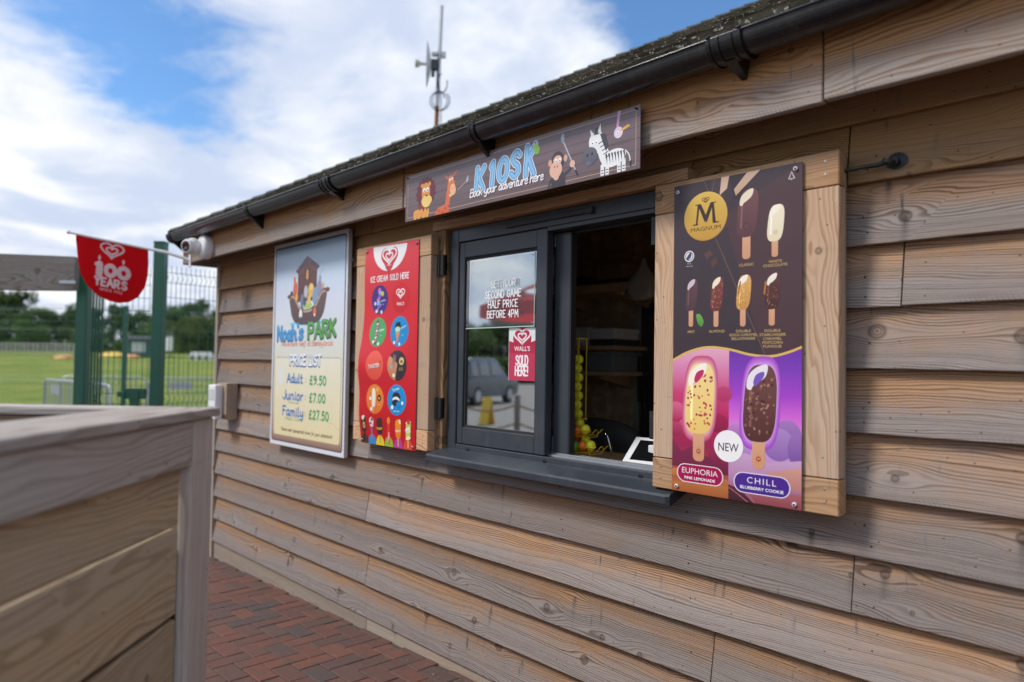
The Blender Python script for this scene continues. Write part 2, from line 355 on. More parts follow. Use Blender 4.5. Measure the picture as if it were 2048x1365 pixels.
for s_ in range(6):
    v, f = brick_mesh(s_); me = bpy.data.meshes.new('brick'); me.from_pydata(v, [], f); me.materials.append(M_brick); bmeshes.append(me)
slots = []
U = .1
for a in range(-140, 140):                    # 90 degree herringbone: unit cell of an upright and a lying block, stepped diagonally
    for c_ in range(-60, 60):
        bx_ = a * U + c_ * 2 * U; by_ = a * U - c_ * 2 * U
        slots.append((bx_ + .05, by_ + .1, 0)); slots.append((bx_ + .2, by_ + .05, 1))
use = []
for (x, y, o_) in slots:
    x -= 4.03; y -= .016
    if PVX0 + .12 < x < PVX1 - .12 and PVY0 + .12 < y < .06: use.append((x, y, o_))
def seen(s_): return -(abs(s_[0] + 3.75) * .55 + abs(s_[1] + .35) * 1.0)
use.sort(key=seen, reverse=True)
rest = MB(); rb = random.Random(3)
tilt = Euler((0, -math.atan(SL), 0))
for i, (x, y, o_) in enumerate(use):
    dz_ = rb.uniform(-.0025, .0015); z = pave_z(x) + dz_
    rz = (math.pi / 2 if o_ else 0) + rb.uniform(-.008, .008)
    if i < 300:
        o = link('brick', bmeshes[i % 6], paving, (x, y, z), (tilt.to_matrix() @ Matrix.Rotation(rz + (math.pi if rb.random() < .5 else 0), 3, 'Z')).to_euler())
    else:
        v, f = brick_mesh(i % 40); Mx = Matrix.Translation((x, y, z)) @ tilt.to_matrix().to_4x4() @ Matrix.Rotation(rz, 4, 'Z')
        rest.add([Mx @ Vector(p) for p in v], f)
tag(rest.build('bricks', M_brick_i, paving, recalc=False), kind='stuff')
# grit and dead leaf crumbs lying along the foot of the wall
gr = MB(); rg = random.Random(11)
for i in range(420):
    x = rg.uniform(-5.6, -1.2); y = -.012 - abs(rg.gauss(0, .05)) if rg.random() < .8 else -rg.uniform(.05, .9); s_ = rg.uniform(.002, .006) if rg.random() < .95 else rg.uniform(.006, .010)
    q = [Vector((x, y, pave_z(x) + s_ * .5)) + Vector((rg.uniform(-1, 1), rg.uniform(-1, 1), rg.uniform(-.5, .7))) * s_ for _ in range(4)]
    gr.add(q, [(0, 1, 2), (0, 3, 1), (1, 3, 2), (0, 2, 3)])
tag(gr.build('grit', flat('grit', (.20, .165, .13), .9, var=.6, scale=60)), 'small stones and crumbs of dirt along the foot of the cladding', 'grit', kind='stuff')

# ================================================================== KIOSK
kiosk = thing('kiosk', (-5.75, 0, 0), 'timber clad kiosk with shingle roof, black gutter and open serving window', 'kiosk')
XL, XR, DEP = -5.745, 2.4, 6.2
OX0, OX1, OZ0, OZ1 = -2.86, -1.43, 1.06, 2.19           # rough opening of the serving window
DX0, DX1 = .25, 1.15                                    # unseen doorway, added right of the view to let daylight inside
m = MB()
Y0, Y1 = .047, .13
m.box(XL, OX0, Y0, Y1, .0, 2.5); m.box(OX1, DX0, Y0, Y1, .0, 2.5); m.box(DX1, XR, Y0, Y1, .0, 2.5); m.box(DX0, DX1, Y0, Y1, 2.06, 2.5); m.box(OX0, OX1, Y0, Y1, 0, OZ0); m.box(OX0, OX1, Y0, Y1, OZ1, 2.5)
front_wall = m.build('front_wall', M_dark_core, kiosk)
EDGES = [.079, .253, .430, .604, .786, .955, 1.128, 1.314, 1.496, 1.677, 1.858, 2.042, 2.222]
JOINT = {3: [-3.51], 1: [-3.50], 2: [-1.326], 4: [-.866], 5: [-3.49], 9: [-.73], 11: [-.88], 12: [-3.5], 0: [-.5], 10: [-4.6]}
rb = random.Random(21)
def weatherboard(x0, x1, z0, hgt, parent, M=None, yb=0., yt=.034, mat=M_clad, notch=None):
    """feather-edge board: thick lower edge outermost; slightly wavy sawn lower edge"""
    L = x1 - x0; n = max(2, int(L / .16)); mb = MB(); sd = rb.uniform(0, 99); ft = rb.uniform(-.002, .002)
    rows = []
    for i in range(n + 1):
        t = i / n * L
        w1 = mnoise.noise((t * 1.3 + sd, 3.1, 0)) * .0035 + mnoise.noise((t * 7 + sd, 1.1, 0)) * .0012; w2 = mnoise.noise((t * .8 + sd, 9.1, 0)) * .003; hh_ = hgt if not (notch and notch[0] < x0 + t < notch[1]) else notch[2]
        rows.append([(t, yb + ft + w2 + .0015, .0 + w1 + .002), (t, yb + ft + w2, .004 + w1), (t, (yb + yt) / 2 + w2 + mnoise.noise((t * 2 + sd, 4.1, 2)) * .0015, hh_ * .5), (t, yb + (yt - yb) * hh_ / hgt, hh_), (t, yt + .008, hh_), (t, yb + .017 + w2, .002 + w1)])
    v = [p for r_ in rows for p in r_]; k = 6
    f = [(i * k + j, (i + 1) * k + j, (i + 1) * k + (j + 1) % k, i * k + (j + 1) % k) for i in range(n) for j in range(k)] + [tuple(range(k)), tuple(n * k + j for j in range(k))[::-1]]
    mb.add(v, f)
    return mb.build('weatherboard', mat, parent, loc=(x0, 0, z0))
nails = MB()
for k_, z0 in enumerate(EDGES):
    hgt = .215
    segs = [(XL + .012 + rb.uniform(-.004, .006), DX0), (DX1, XR)]
    if 6 <= k_ <= 11: segs = [(XL + .012 + rb.uniform(-.004, .006), OX0 - .004), (OX1 + .004, DX0), (DX1, XR)]
    if k_ == 12: hgt = .20; segs = [(XL + .012, XR)]
    cuts = JOINT.get(k_, []) + [1.3 + .25 * math.sin(k_ * 3)]
    for (a, c) in segs:
        xs = [a] + [j for j in cuts if a + .1 < j < c - .1] + [c]
        for i in range(len(xs) - 1):
            gp = .0015 + .002 * rb.random()
            weatherboard(xs[i] + (gp if i else 0), xs[i + 1] - (gp if i < len(xs) - 2 else 0), z0 + (rb.uniform(-.003, .003)), hgt, front_wall, mat=M_clad_top if k_ >= 11 else M_clad, notch=(OX0 - .17, OX1 + .17, .12) if k_ == 5 else None)
        x = -5.62
        while x < XR - .05:
            if a < x < c:
                for zz in (.035, .085):
                    xx = x + rb.uniform(-.02, .02); zz += rb.uniform(-.008, .008); yy = .034 * zz / .215
                    nails.lathe([(.0032, 0), (.0032, .0022), (.0015, .003)], Matrix.Translation((xx, yy + .0008, z0 + zz)) @ Matrix.Rotation(math.pi / 2, 4, 'X'), 6)
            x += .6
tag(nails.build('nails', flat('dark nail heads', (.012, .011, .011), .6), front_wall), kind='stuff')
weatherboard(OX0 - .002, OX1 + .002, 2.192, .075, front_wall, mat=M_clad_top, yb=.012, yt=.026)
# plinth boards along the ground (foot follows the rising paving)
for a, c in ((XL + .01, -3.495), (-3.490, -1.05), (-1.045, DX0), (DX1, XR)):
    mb = MB(); n = 12; v = []
    for i in range(n + 1):
        t = (c - a) * i / n; zb = pave_z(a + t) - .03
        v += [(t, .012, zb), (t, .012, .115), (t, .03, .115), (t, .03, zb)]
    mb.add(v, [(i * 4 + j, (i + 1) * 4 + j, (i + 1) * 4 + (j + 1) % 4, i * 4 + (j + 1) % 4) for i in range(n) for j in range(4)] + [(0, 1, 2, 3), tuple(n * 4 + j for j in range(4))[::-1]])
    mb.build('plinth_board', M_clad_low, front_wall, loc=(a, 0, 0))
def plank(name, mat, parent, L, W, T, loc, rot=(0, 0, 0), bevel=.0025, warp=0.):
    """board: local x length, z width, front face at y=-T"""
    mb = MB(); n = max(1, int(L / .2)) if warp else 1; v = []
    sd = random.uniform(0, 50)
    for i in range(n + 1):
        t = L * i / n; o1 = mnoise.noise((t * 2 + sd, 0, 0)) * warp; o2 = mnoise.noise((t * 2 + sd, 7, 0)) * warp
        v += [(t, -T, o1), (t, -T, W + o2), (t, 0, W + o2), (t, 0, o1)]
    mb.add(v, [(i * 4 + j, (i + 1) * 4 + j, (i + 1) * 4 + (j + 1) % 4, i * 4 + (j + 1) % 4) for i in range(n) for j in range(4)] + [(0, 1, 2, 3), tuple(n * 4 + j for j in range(4))[::-1]])
    return mb.build(name, mat, parent, bevel=bevel, loc=loc, rot=rot)
VERT = (0, -math.pi / 2, 0)          # turns a plank upright: its length runs up, its width runs towards -x
plank('corner_post', M_clad_low, kiosk, 2.35, .05, .045, (XL + .018, .04, -.09), VERT)
# side and back walls
m = MB(); m.box(XL, XL + .09, .131, DEP, 0, 2.5); side_l = m.build('side_wall', M_dark_core, kiosk)
for z0 in EDGES:
    o = weatherboard(0, DEP - .05, z0, .215, side_l)
    o.location = (XL - .034, DEP, z0); o.rotation_euler = (0, 0, -math.pi / 2)
m = MB(); m.box(XR - .09, XR, .131, DEP, 0, 2.5); side_r = m.build('side_wall', M_clad_low, kiosk)
m = MB(); m.box(XL + .091, XR - .091, DEP - .09, DEP, 0, 2.5); m.build('back_wall', M_clad_low, kiosk)

# ------------------------------------------------------------------ eaves: fascia, soffit, gutter
FY = -.20; FB = 2.243
for a, c, y in ((-5.92, -2.905, FY - .004), (-2.901, -.866, FY), (-.862, 2.6, FY)):
    plank('fascia_board', M_fascia, kiosk, c - a, .265, .028, (a, y + .028, FB), bevel=.003, warp=.004)
plank('fascia_board', M_fascia, kiosk, DEP + .4, .265, .028, (-5.948, DEP + .2, FB), (0, 0, -math.pi / 2), bevel=.003)
m = MB(); m.box(-5.9, 2.6, FY + .03, .033, 2.37, 2.385); m.box(-5.9, XL, .033, DEP + .1, 2.37, 2.385); m.build('soffit', M_brown_wood, kiosk)
GY, GZ, GR = -.270, 2.462, .055
def gut_prof(r, n=14): return [(GY - r * math.cos(math.pi * i / n), GZ - r * math.sin(math.pi * i / n)) for i in range(n + 1)]
def half_pipe(x0, x1, r, th, name, par, mat):
    n = 14; o_, i_ = gut_prof(r, n), gut_prof(r - th, n)
    lip = [(GY - r - .003, GZ + .004), (GY - r + .004, GZ + .006)]
    loop = o_[:1] and (lip[:1] + o_ + i_[::-1] + lip[1:])
    mb = MB(); mb.prism(loop, x0, x1, 'x'); return mb.build(name, mat, par, smooth=40)
gutter = half_pipe(-5.985, 2.65, GR, .003, 'gutter', kiosk, M_gutter)
mb = MB(); mb.tube([(-5.985, GY - GR - .001, GZ + .004), (2.65, GY - GR - .001, GZ + .003)], .0045, 10); mb.build('rolled_rim', M_gutter, gutter, smooth=True)
half_pipe(-5.992, -5.975, GR + .004, .05, 'stop_end', gutter, M_black)
def bracket(x, foot=True, name='gutter_bracket'):
    mb = MB()
    for dx_ in (-.016, .010):
        mb.prism(gut_prof(GR + .007)[0:15] + gut_prof(GR + .0005)[::-1], x + dx_, x + dx_ + .008, 'x')
    mb.prism(gut_prof(GR + .0045) + gut_prof(GR + .0005)[::-1], x - .0079, x + .0099, 'x')
    mb.box(x - .02, x + .02, GY - GR - .007, GY - GR + .006, GZ + .0065, GZ + .013)
    if foot: # tapering leg that carries the bracket back to the fascia
        yy = FY - .003
        mb.add([(x - .013, GY - .02, GZ - GR - .004), (x + .013, GY - .02, GZ - GR - .004), (x + .013, yy, GZ - .03), (x - .013, yy, GZ - .03),
                (x - .006, yy, GZ - GR - .066), (x + .006, yy, GZ - GR - .066), (x - .006, yy - .012, GZ - GR - .064), (x + .006, yy - .012, GZ - GR - .064)],
               [(0, 1, 2, 3), (0, 6, 7, 1), (1, 7, 5, 2), (0, 3, 4, 6), (3, 2, 5, 4), (4, 5, 7, 6)])
    return mb.build(name, M_black, gutter, smooth=40)
for x in (-5.93, -4.48, -2.245, -.1, .9, 1.9): bracket(x)
def union(x):
    mb = MB(); mb.prism(gut_prof(GR + .0062) + gut_prof(GR + .0002)[::-1], x - .055, x + .055, 'x')
    for dx_ in (-.055, -.026, .018, .045): mb.prism(gut_prof(GR + .010) + gut_prof(GR + .003)[::-1], x + dx_, x + dx_ + .011, 'x')
    for dx_ in (-.05, .05): mb.box(x + dx_ - .006, x + dx_ + .006, GY - GR - .011, GY - GR + .006, GZ + .0065, GZ + .012)
    yy = FY - .003
    mb.add([(x - .02, GY - .02, GZ - GR - .006), (x + .02, GY - .02, GZ - GR - .006), (x + .02, yy, GZ - .03), (x - .02, yy, GZ - .03), (x - .008, yy, GZ - GR - .04), (x + .008, yy, GZ - GR - .04)],
           [(0, 1, 2, 3), (0, 4, 5, 1), (1, 5, 2), (0, 3, 4), (3, 2, 5, 4)])
    return mb.build('gutter_union', M_black, gutter, smooth=40)
union(-3.47); union(-1.10)

# ------------------------------------------------------------------ hipped shingle roof
PIT = R(29.6); EY, EZ, EXL, EXR = -.262, 2.484, -5.985, 2.7
RUN = 3.36; RZ = EZ + RUN * math.tan(PIT); cp, sp = math.cos(PIT), math.sin(PIT)
m, g, b = new_mat('weathered roof shingle'); M_shingle = m
oc = g.n('ShaderNodeTexCoord', out=3); rnd = g.n('ShaderNodeNewGeometry', out=8); r2 = g.n('ShaderNodeObjectInfo', out=5)
rr_ = g.m('FRACT', g.m('ADD', g.m('MULTIPLY', rnd, 7.3), g.m('MULTIPLY', r2, 11.7)))
c = g.mix(rr_, (.022, .018, .014), (.135, .115, .088)); n1 = g.noise(oc, 45., 4, .65); n2 = g.noise(oc, 9., 4, .6)
c = g.mix(g.ss(n1, .5, .72), c, (.05, .055, .03)); c = g.mix(g.m('MULTIPLY', g.ss(n2, .52, .7), .5), c, (.15, .135, .105))
c = g.mix(g.m('MULTIPLY', g.ss(g.noise(oc, 48., 3, .7), .60, .65), .9), c, (.62, .59, .52))
g.put(b.inputs['Base Color'], c); b.inputs['Roughness'].default_value = .88; b.inputs['Specular IOR Level'].default_value = .15
g.put(b.inputs['Normal'], g.n('ShaderNodeBump', {'Strength': .8, 'Distance': .006, 'Height': n1}))
m = MB(); top = RZ - .03
AL, AR = EXL + RUN, EXR - RUN
yb_ = EY + 2 * RUN
pts = [(EXL, EY, EZ - .03), (EXR, EY, EZ - .03), (EXR, yb_, EZ - .03), (EXL, yb_, EZ - .03), (AL, EY + RUN, top), (AR, EY + RUN, top)]
m.add(pts, [(0, 1, 5, 4), (1, 2, 5), (2, 3, 4, 5), (3, 0, 4), (3, 2, 1, 0)])
roof = m.build('roof', M_shingle, kiosk)
rs = random.Random(5); GAU = .108
def shingle(mb, x, wd, s_, th, tl=0., lng=.26):
    """one shingle on the front slope, butt edge at distance s_ up the slope"""
    def P_(xx, ss_, nn): return (xx, EY + ss_ * cp - nn * sp, EZ + ss_ * sp + nn * cp)
    a, c = x + .0015, x + wd - .0015; t1 = th; b0 = s_ + tl
    v = [P_(a, b0, .004), P_(c, b0, .004), P_(c, s_ + lng, .0), P_(a, s_ + lng, .0), P_(a, b0, t1 + .008), P_(c, b0, t1 + .008), P_(c, s_ + lng, .002), P_(a, s_ + lng, .002)]
    mb.add(v, [(4, 5, 6, 7), (0, 1, 5, 4), (1, 2, 6, 5), (3, 0, 4, 7), (0, 3, 2, 1)])
joined = MB(); cnt = 0; nrow = int(RUN / cp / GAU)
for r_ in range(nrow):
    s_ = r_ * GAU; lim = s_ * cp
    x = EXL + lim * 1.0 + rs.uniform(.0, .08); xe = EXR - lim
    while x < xe - .05:
        wd = min(rs.uniform(.07, .19), xe - x); th = rs.uniform(.012, .026); tl = rs.uniform(-.010, .010)
        if r_ < 3 and x < -.9:
            mb = MB(); shingle(mb, x, wd, s_ - (.02 if r_ == 0 else 0), th, tl); mb.build('shingle', M_shingle, roof, recalc=False); cnt += 1
        else: shingle(joined, x, wd, s_, th, tl)
        x += wd
tag(joined.build('shingles', M_shingle, roof, recalc=False), kind='stuff')
hd = Vector((1, 1, math.tan(PIT))); hl = hd.length; hd.normalize()
upn = Vector((-.5 * 0, -sp, cp)); upl = Vector((-sp, 0, cp))
sf = Vector((1, -1, 0)).normalized()
M_cap = flat('mossy hip cap', (.062, .068, .055), .85, var=.35, scale=20, bump=.4)
t = -.02
while t < RUN * hl - .1:
    c0 = Vector((EXL, EY, EZ)) + hd * t; c1 = c0 + hd * .21
    e1 = hd.cross(upn).normalized(); e1 = e1 if e1.dot(sf) > 0 else -e1      # lies in the front slope
    e2 = hd.cross(upl).normalized(); e2 = e2 if e2.dot(sf) < 0 else -e2
    un = (upn + upl).normalized(); w1, th = rs.uniform(.060, .066), rs.uniform(.017, .021)
    v = []
    for cc, hh in ((c0, th + .012), (c1, .012)):
        v += [cc + e1 * w1 + upn * (hh - .012), cc + un * (hh), cc + e2 * w1 + upl * (hh - .012), cc + e2 * w1 + upl * (hh + .004), cc + un * (hh + .018), cc + e1 * w1 + upn * (hh + .004)]
    mb = MB(); mb.add(v, [(i, (i + 1) % 6, 6 + (i + 1) % 6, 6 + i) for i in range(6)] + [tuple(range(6)), tuple(range(6, 12))[::-1]])
    mb.build('hip_shingle', M_cap, roof); t += .118 + rs.uniform(-.003, .003)
# ================================================================== SERVING WINDOW (part of the kiosk)
plank('window_jamb', M_brown_wood, kiosk, 1.09, .075, .06, (-2.785, .03, 1.06), VERT)
plank('window_jamb', M_brown_wood, kiosk, 1.09, .045, .06, (-1.43, .03, 1.06), VERT)
plank('window_lintel', M_orange, kiosk, 1.47, .042, .075, (-2.872, .03, 2.148))
WX0, WX1, WZ0, WZ1 = -2.783, -1.478, 1.062, 2.146
mb = MB()
mb.box(WX0, -2.716, -.004, .11, WZ0, WZ1); mb.box(WX1 - .05, WX1, -.004, .11, WZ0, WZ1)
mb.box(-2.7158, WX1 - .0502, -.003, .109, 2.080, WZ1 - .0002); mb.box(-2.7158, WX1 - .0502, -.003, .109, WZ0, 1.110)
window = mb.build('window_frame', M_anth, kiosk, bevel=.003)
mb = MB(); mb.box(-2.37, -1.86, -.016, -.0035, 2.104, 2.126); mb.box(-1.895, -1.86, -.02, -.0165, 2.100, 2.13); mb.build('trickle_vent', M_anth_dk, window, bevel=.002)
mb = MB(); mb.box(-2.7, WX1 - .055, .035, .04, 1.1102, 1.118); mb.box(-2.7, WX1 - .055, .052, .056, 1.1102, 1.124); mb.box(-2.7, WX1 - .055, .10, .104, 1.1102, 1.12); mb.build('bottom_track', M_steel, window)
mb = MB(); mb.box(-2.12, WX1 - .055, .0, .06, 2.062, 2.0798); mb.box(-2.7, WX1 - .055, .085, .10, 2.055, 2.0798); mb.build('top_track', M_anth, window, bevel=.002)
def sash(x0, x1, z0, z1, y0, y1, gx0, gx1, gz0, gz1, par):
    mb = MB()
    mb.box(x0, gx0, y0, y1, z0, z1); mb.box(gx1, x1, y0, y1, z0, z1)
    mb.box(gx0 + .0001, gx1 - .0001, y0 + .0004, y1, gz1, z1 - .0002); mb.box(gx0 + .0001, gx1 - .0001, y0 + .0004, y1, z0 + .0002, gz0)
    return mb.build('sash', M_anth, par, bevel=.003)
sash1 = sash(-2.714, -2.126, 1.113, 2.078, .004, .046, -2.676, -2.188, 1.192, 2.002, window)
sash2 = sash(-2.695, -2.040, 1.118, 2.060, .058, .098, -2.63, -2.128, 1.192, 2.000, window)
mb = MB()                                               # glazing bead around the pane
for a, c, z0, z1 in ((-2.6755, -2.666, 1.1925, 2.0015), (-2.198, -2.1885, 1.1925, 2.0015), (-2.6655, -2.1985, 1.1925, 1.203), (-2.6655, -2.1985, 1.991, 2.0015)): mb.box(a, c, .014, .03, z0, z1)
mb.build('glazing_bead', M_rubber, sash1)
m, g, b = new_mat('window glass'); M_glass = m
nt = m.node_tree; nt.nodes.remove(b)
fr = g.m('POWER', g.n('ShaderNodeLayerWeight', {0: .5}, 1), 3.)
dirt = g.noise(g.n('ShaderNodeTexCoord', out=3), 14., 5, .65)
refl = g.m('MINIMUM', g.m('ADD', g.m('MULTIPLY', fr, .6), .60), .92)
gl = g.n('ShaderNodeBsdfGlossy', {'Color': (.96, .98, 1.), 'Roughness': .012}); tr = g.n('ShaderNodeBsdfTransparent', {0: (.86, .90, .89)})
mx = g.n('ShaderNodeMixShader', {0: refl, 1: tr, 2: gl}); df = g.n('ShaderNodeBsdfDiffuse', {0: (.5, .5, .48)})
mx2 = g.n('ShaderNodeMixShader', {0: g.ss(dirt, .45, .8, .004, .05), 1: mx, 2: df})
nt.links.new(mx2, nt.nodes['Material Output'].inputs[0])
mb = MB(); mb.box(-2.6665, -2.1975, .0215, .0255, 1.2025, 1.9915); mb.build('pane', M_glass, sash1)
M_glass2 = M_glass.copy(); M_glass2.name = 'clear glass'
for nd in M_glass2.node_tree.nodes:
    if nd.type == 'MATH' and nd.operation == 'ADD': nd.inputs[1].default_value = .08
mb = MB(); mb.box(-2.6299, -2.1281, .076, .080, 1.1921, 1.9999); mb.build('pane', M_glass2, sash2)
mb = MB(); mb.box(-2.047, -2.036, .062, .094, 1.13, 2.05); mb.build('brush_seal', M_rubber, sash2)
# pressed sill with drip lip
mb = MB(); mb.prism([(-.0045, 1.088), (-.0045, 1.062), (-.096, 1.026), (-.102, 1.026), (-.104, 1.054), (-.098, 1.060)], -2.815, -1.44, 'x')
sill = mb.build('window_sill', M_anth, kiosk, bevel=.002)
mb = MB(); mb.prism([(-.002, 1.091), (-.002, 1.058), (-.100, 1.022), (-.106, 1.022), (-.108, 1.057), (-.100, 1.065)], -1.4398, -1.422, 'x'); mb.build('sill_end_cap', M_anth_dk, sill, bevel=.002)
def disc(name, par, mat, x, y, z, prof, seg=10):
    mb = MB(); mb.lathe(prof, Matrix.Translation((x, y, z)) @ Matrix.Rotation(math.pi / 2, 4, 'X'), seg); return mb.build(name, mat, par, recalc=False)
for x in (-2.62, -2.115, -1.62): disc('drain_cap', window, M_black, x, -.0042, 1.09, [(.009, 0), (.009, .003), (.006, .006)])

# ------------------------------------------------------------------ open shutters, folded back against the cladding
def shutter(x0, x1, z0, z1, rail, stiles, edge_mat, hinge_x):
    T, yb = .042, -.038
    mb = MB(); mb.box(x0 + .004, x1 - .004, yb + .0003, yb + .016, z0 + .004, z1 - .004); s_ = mb.build('shutter', edge_mat, kiosk)
    xs = stiles
    for i in range(len(xs) - 1):
        plank('shutter_board', M_pale, s_, z1 - z0 - 2 * rail - .004, xs[i + 1] - xs[i] - .002, T, (xs[i + 1] - .001, yb, z0 + rail + .002), VERT, bevel=.002)
    plank('shutter_rail', M_orange, s_, x1 - x0, rail - .001, T + .002, (x0, yb, z1 - rail), bevel=.003)
    plank('shutter_rail', M_orange, s_, x1 - x0, rail - .001, T + .002, (x0, yb, z0), bevel=.003)
    for zz in (z0 + .035, z0 + rail - .03, z1 - .03, z1 - rail + .035):
        for xx in (x0 + .035, x1 - .04): disc('screw', s_, M_screw, xx, yb - T - .002, zz, [(.0042, 0), (.0042, .0006), (.003, .001)])
    for zz in (z1 - .2, z0 + .16):
        mb = MB(); mb.box(hinge_x - .03, hinge_x + .03, yb - .004, yb + .02, zz, zz + .10)
        mb.tube([(hinge_x, yb - .006, zz - .004), (hinge_x, yb - .006, zz + .104)], .006, 8)
        mb.build('hinge', M_iron, s_)
    return s_
sh_r = shutter(-1.512, -.868, 1.076, 2.136, .104, (-1.512, -1.425, -1.24, -1.06, -.868), M_clad_low, -1.525)
sh_l = shutter(-3.522, -2.832, 1.066, 2.124, .10, (-3.522, -3.34, -3.13, -2.97, -2.832), M_clad_low, -2.815)
def cabin_hook(xw, zw, xs_, zs):
    mb = MB(); mb.lathe([(.030, 0), (.030, .006), (.012, .010), (.011, .03)], Matrix.Translation((xw, .012, zw)) @ Matrix.Rotation(math.pi / 2, 4, 'X'), 18)
    mb.lathe([(.016, -.005), (.016, .005)], Matrix.Translation((xw - .012, -.028, zw)) @ Matrix.Rotation(R(20), 4, 'Y'), 12)
    mb.tube([(xw - .01, -.026, zw), (xw - .04, -.028, zw - .006), (xw + (xs_ - xw) * .6, -.034, zs + (zw - zs) * .4), (xs_, -.042, zs)], [.009, .0075, .006, .006], 8)
    return mb.build('shutter_hook', M_iron, kiosk, smooth=50)
cabin_hook(-.742, 2.088, -.868, 2.078)
cabin_hook(-3.62, 2.083, -3.522, 2.075)
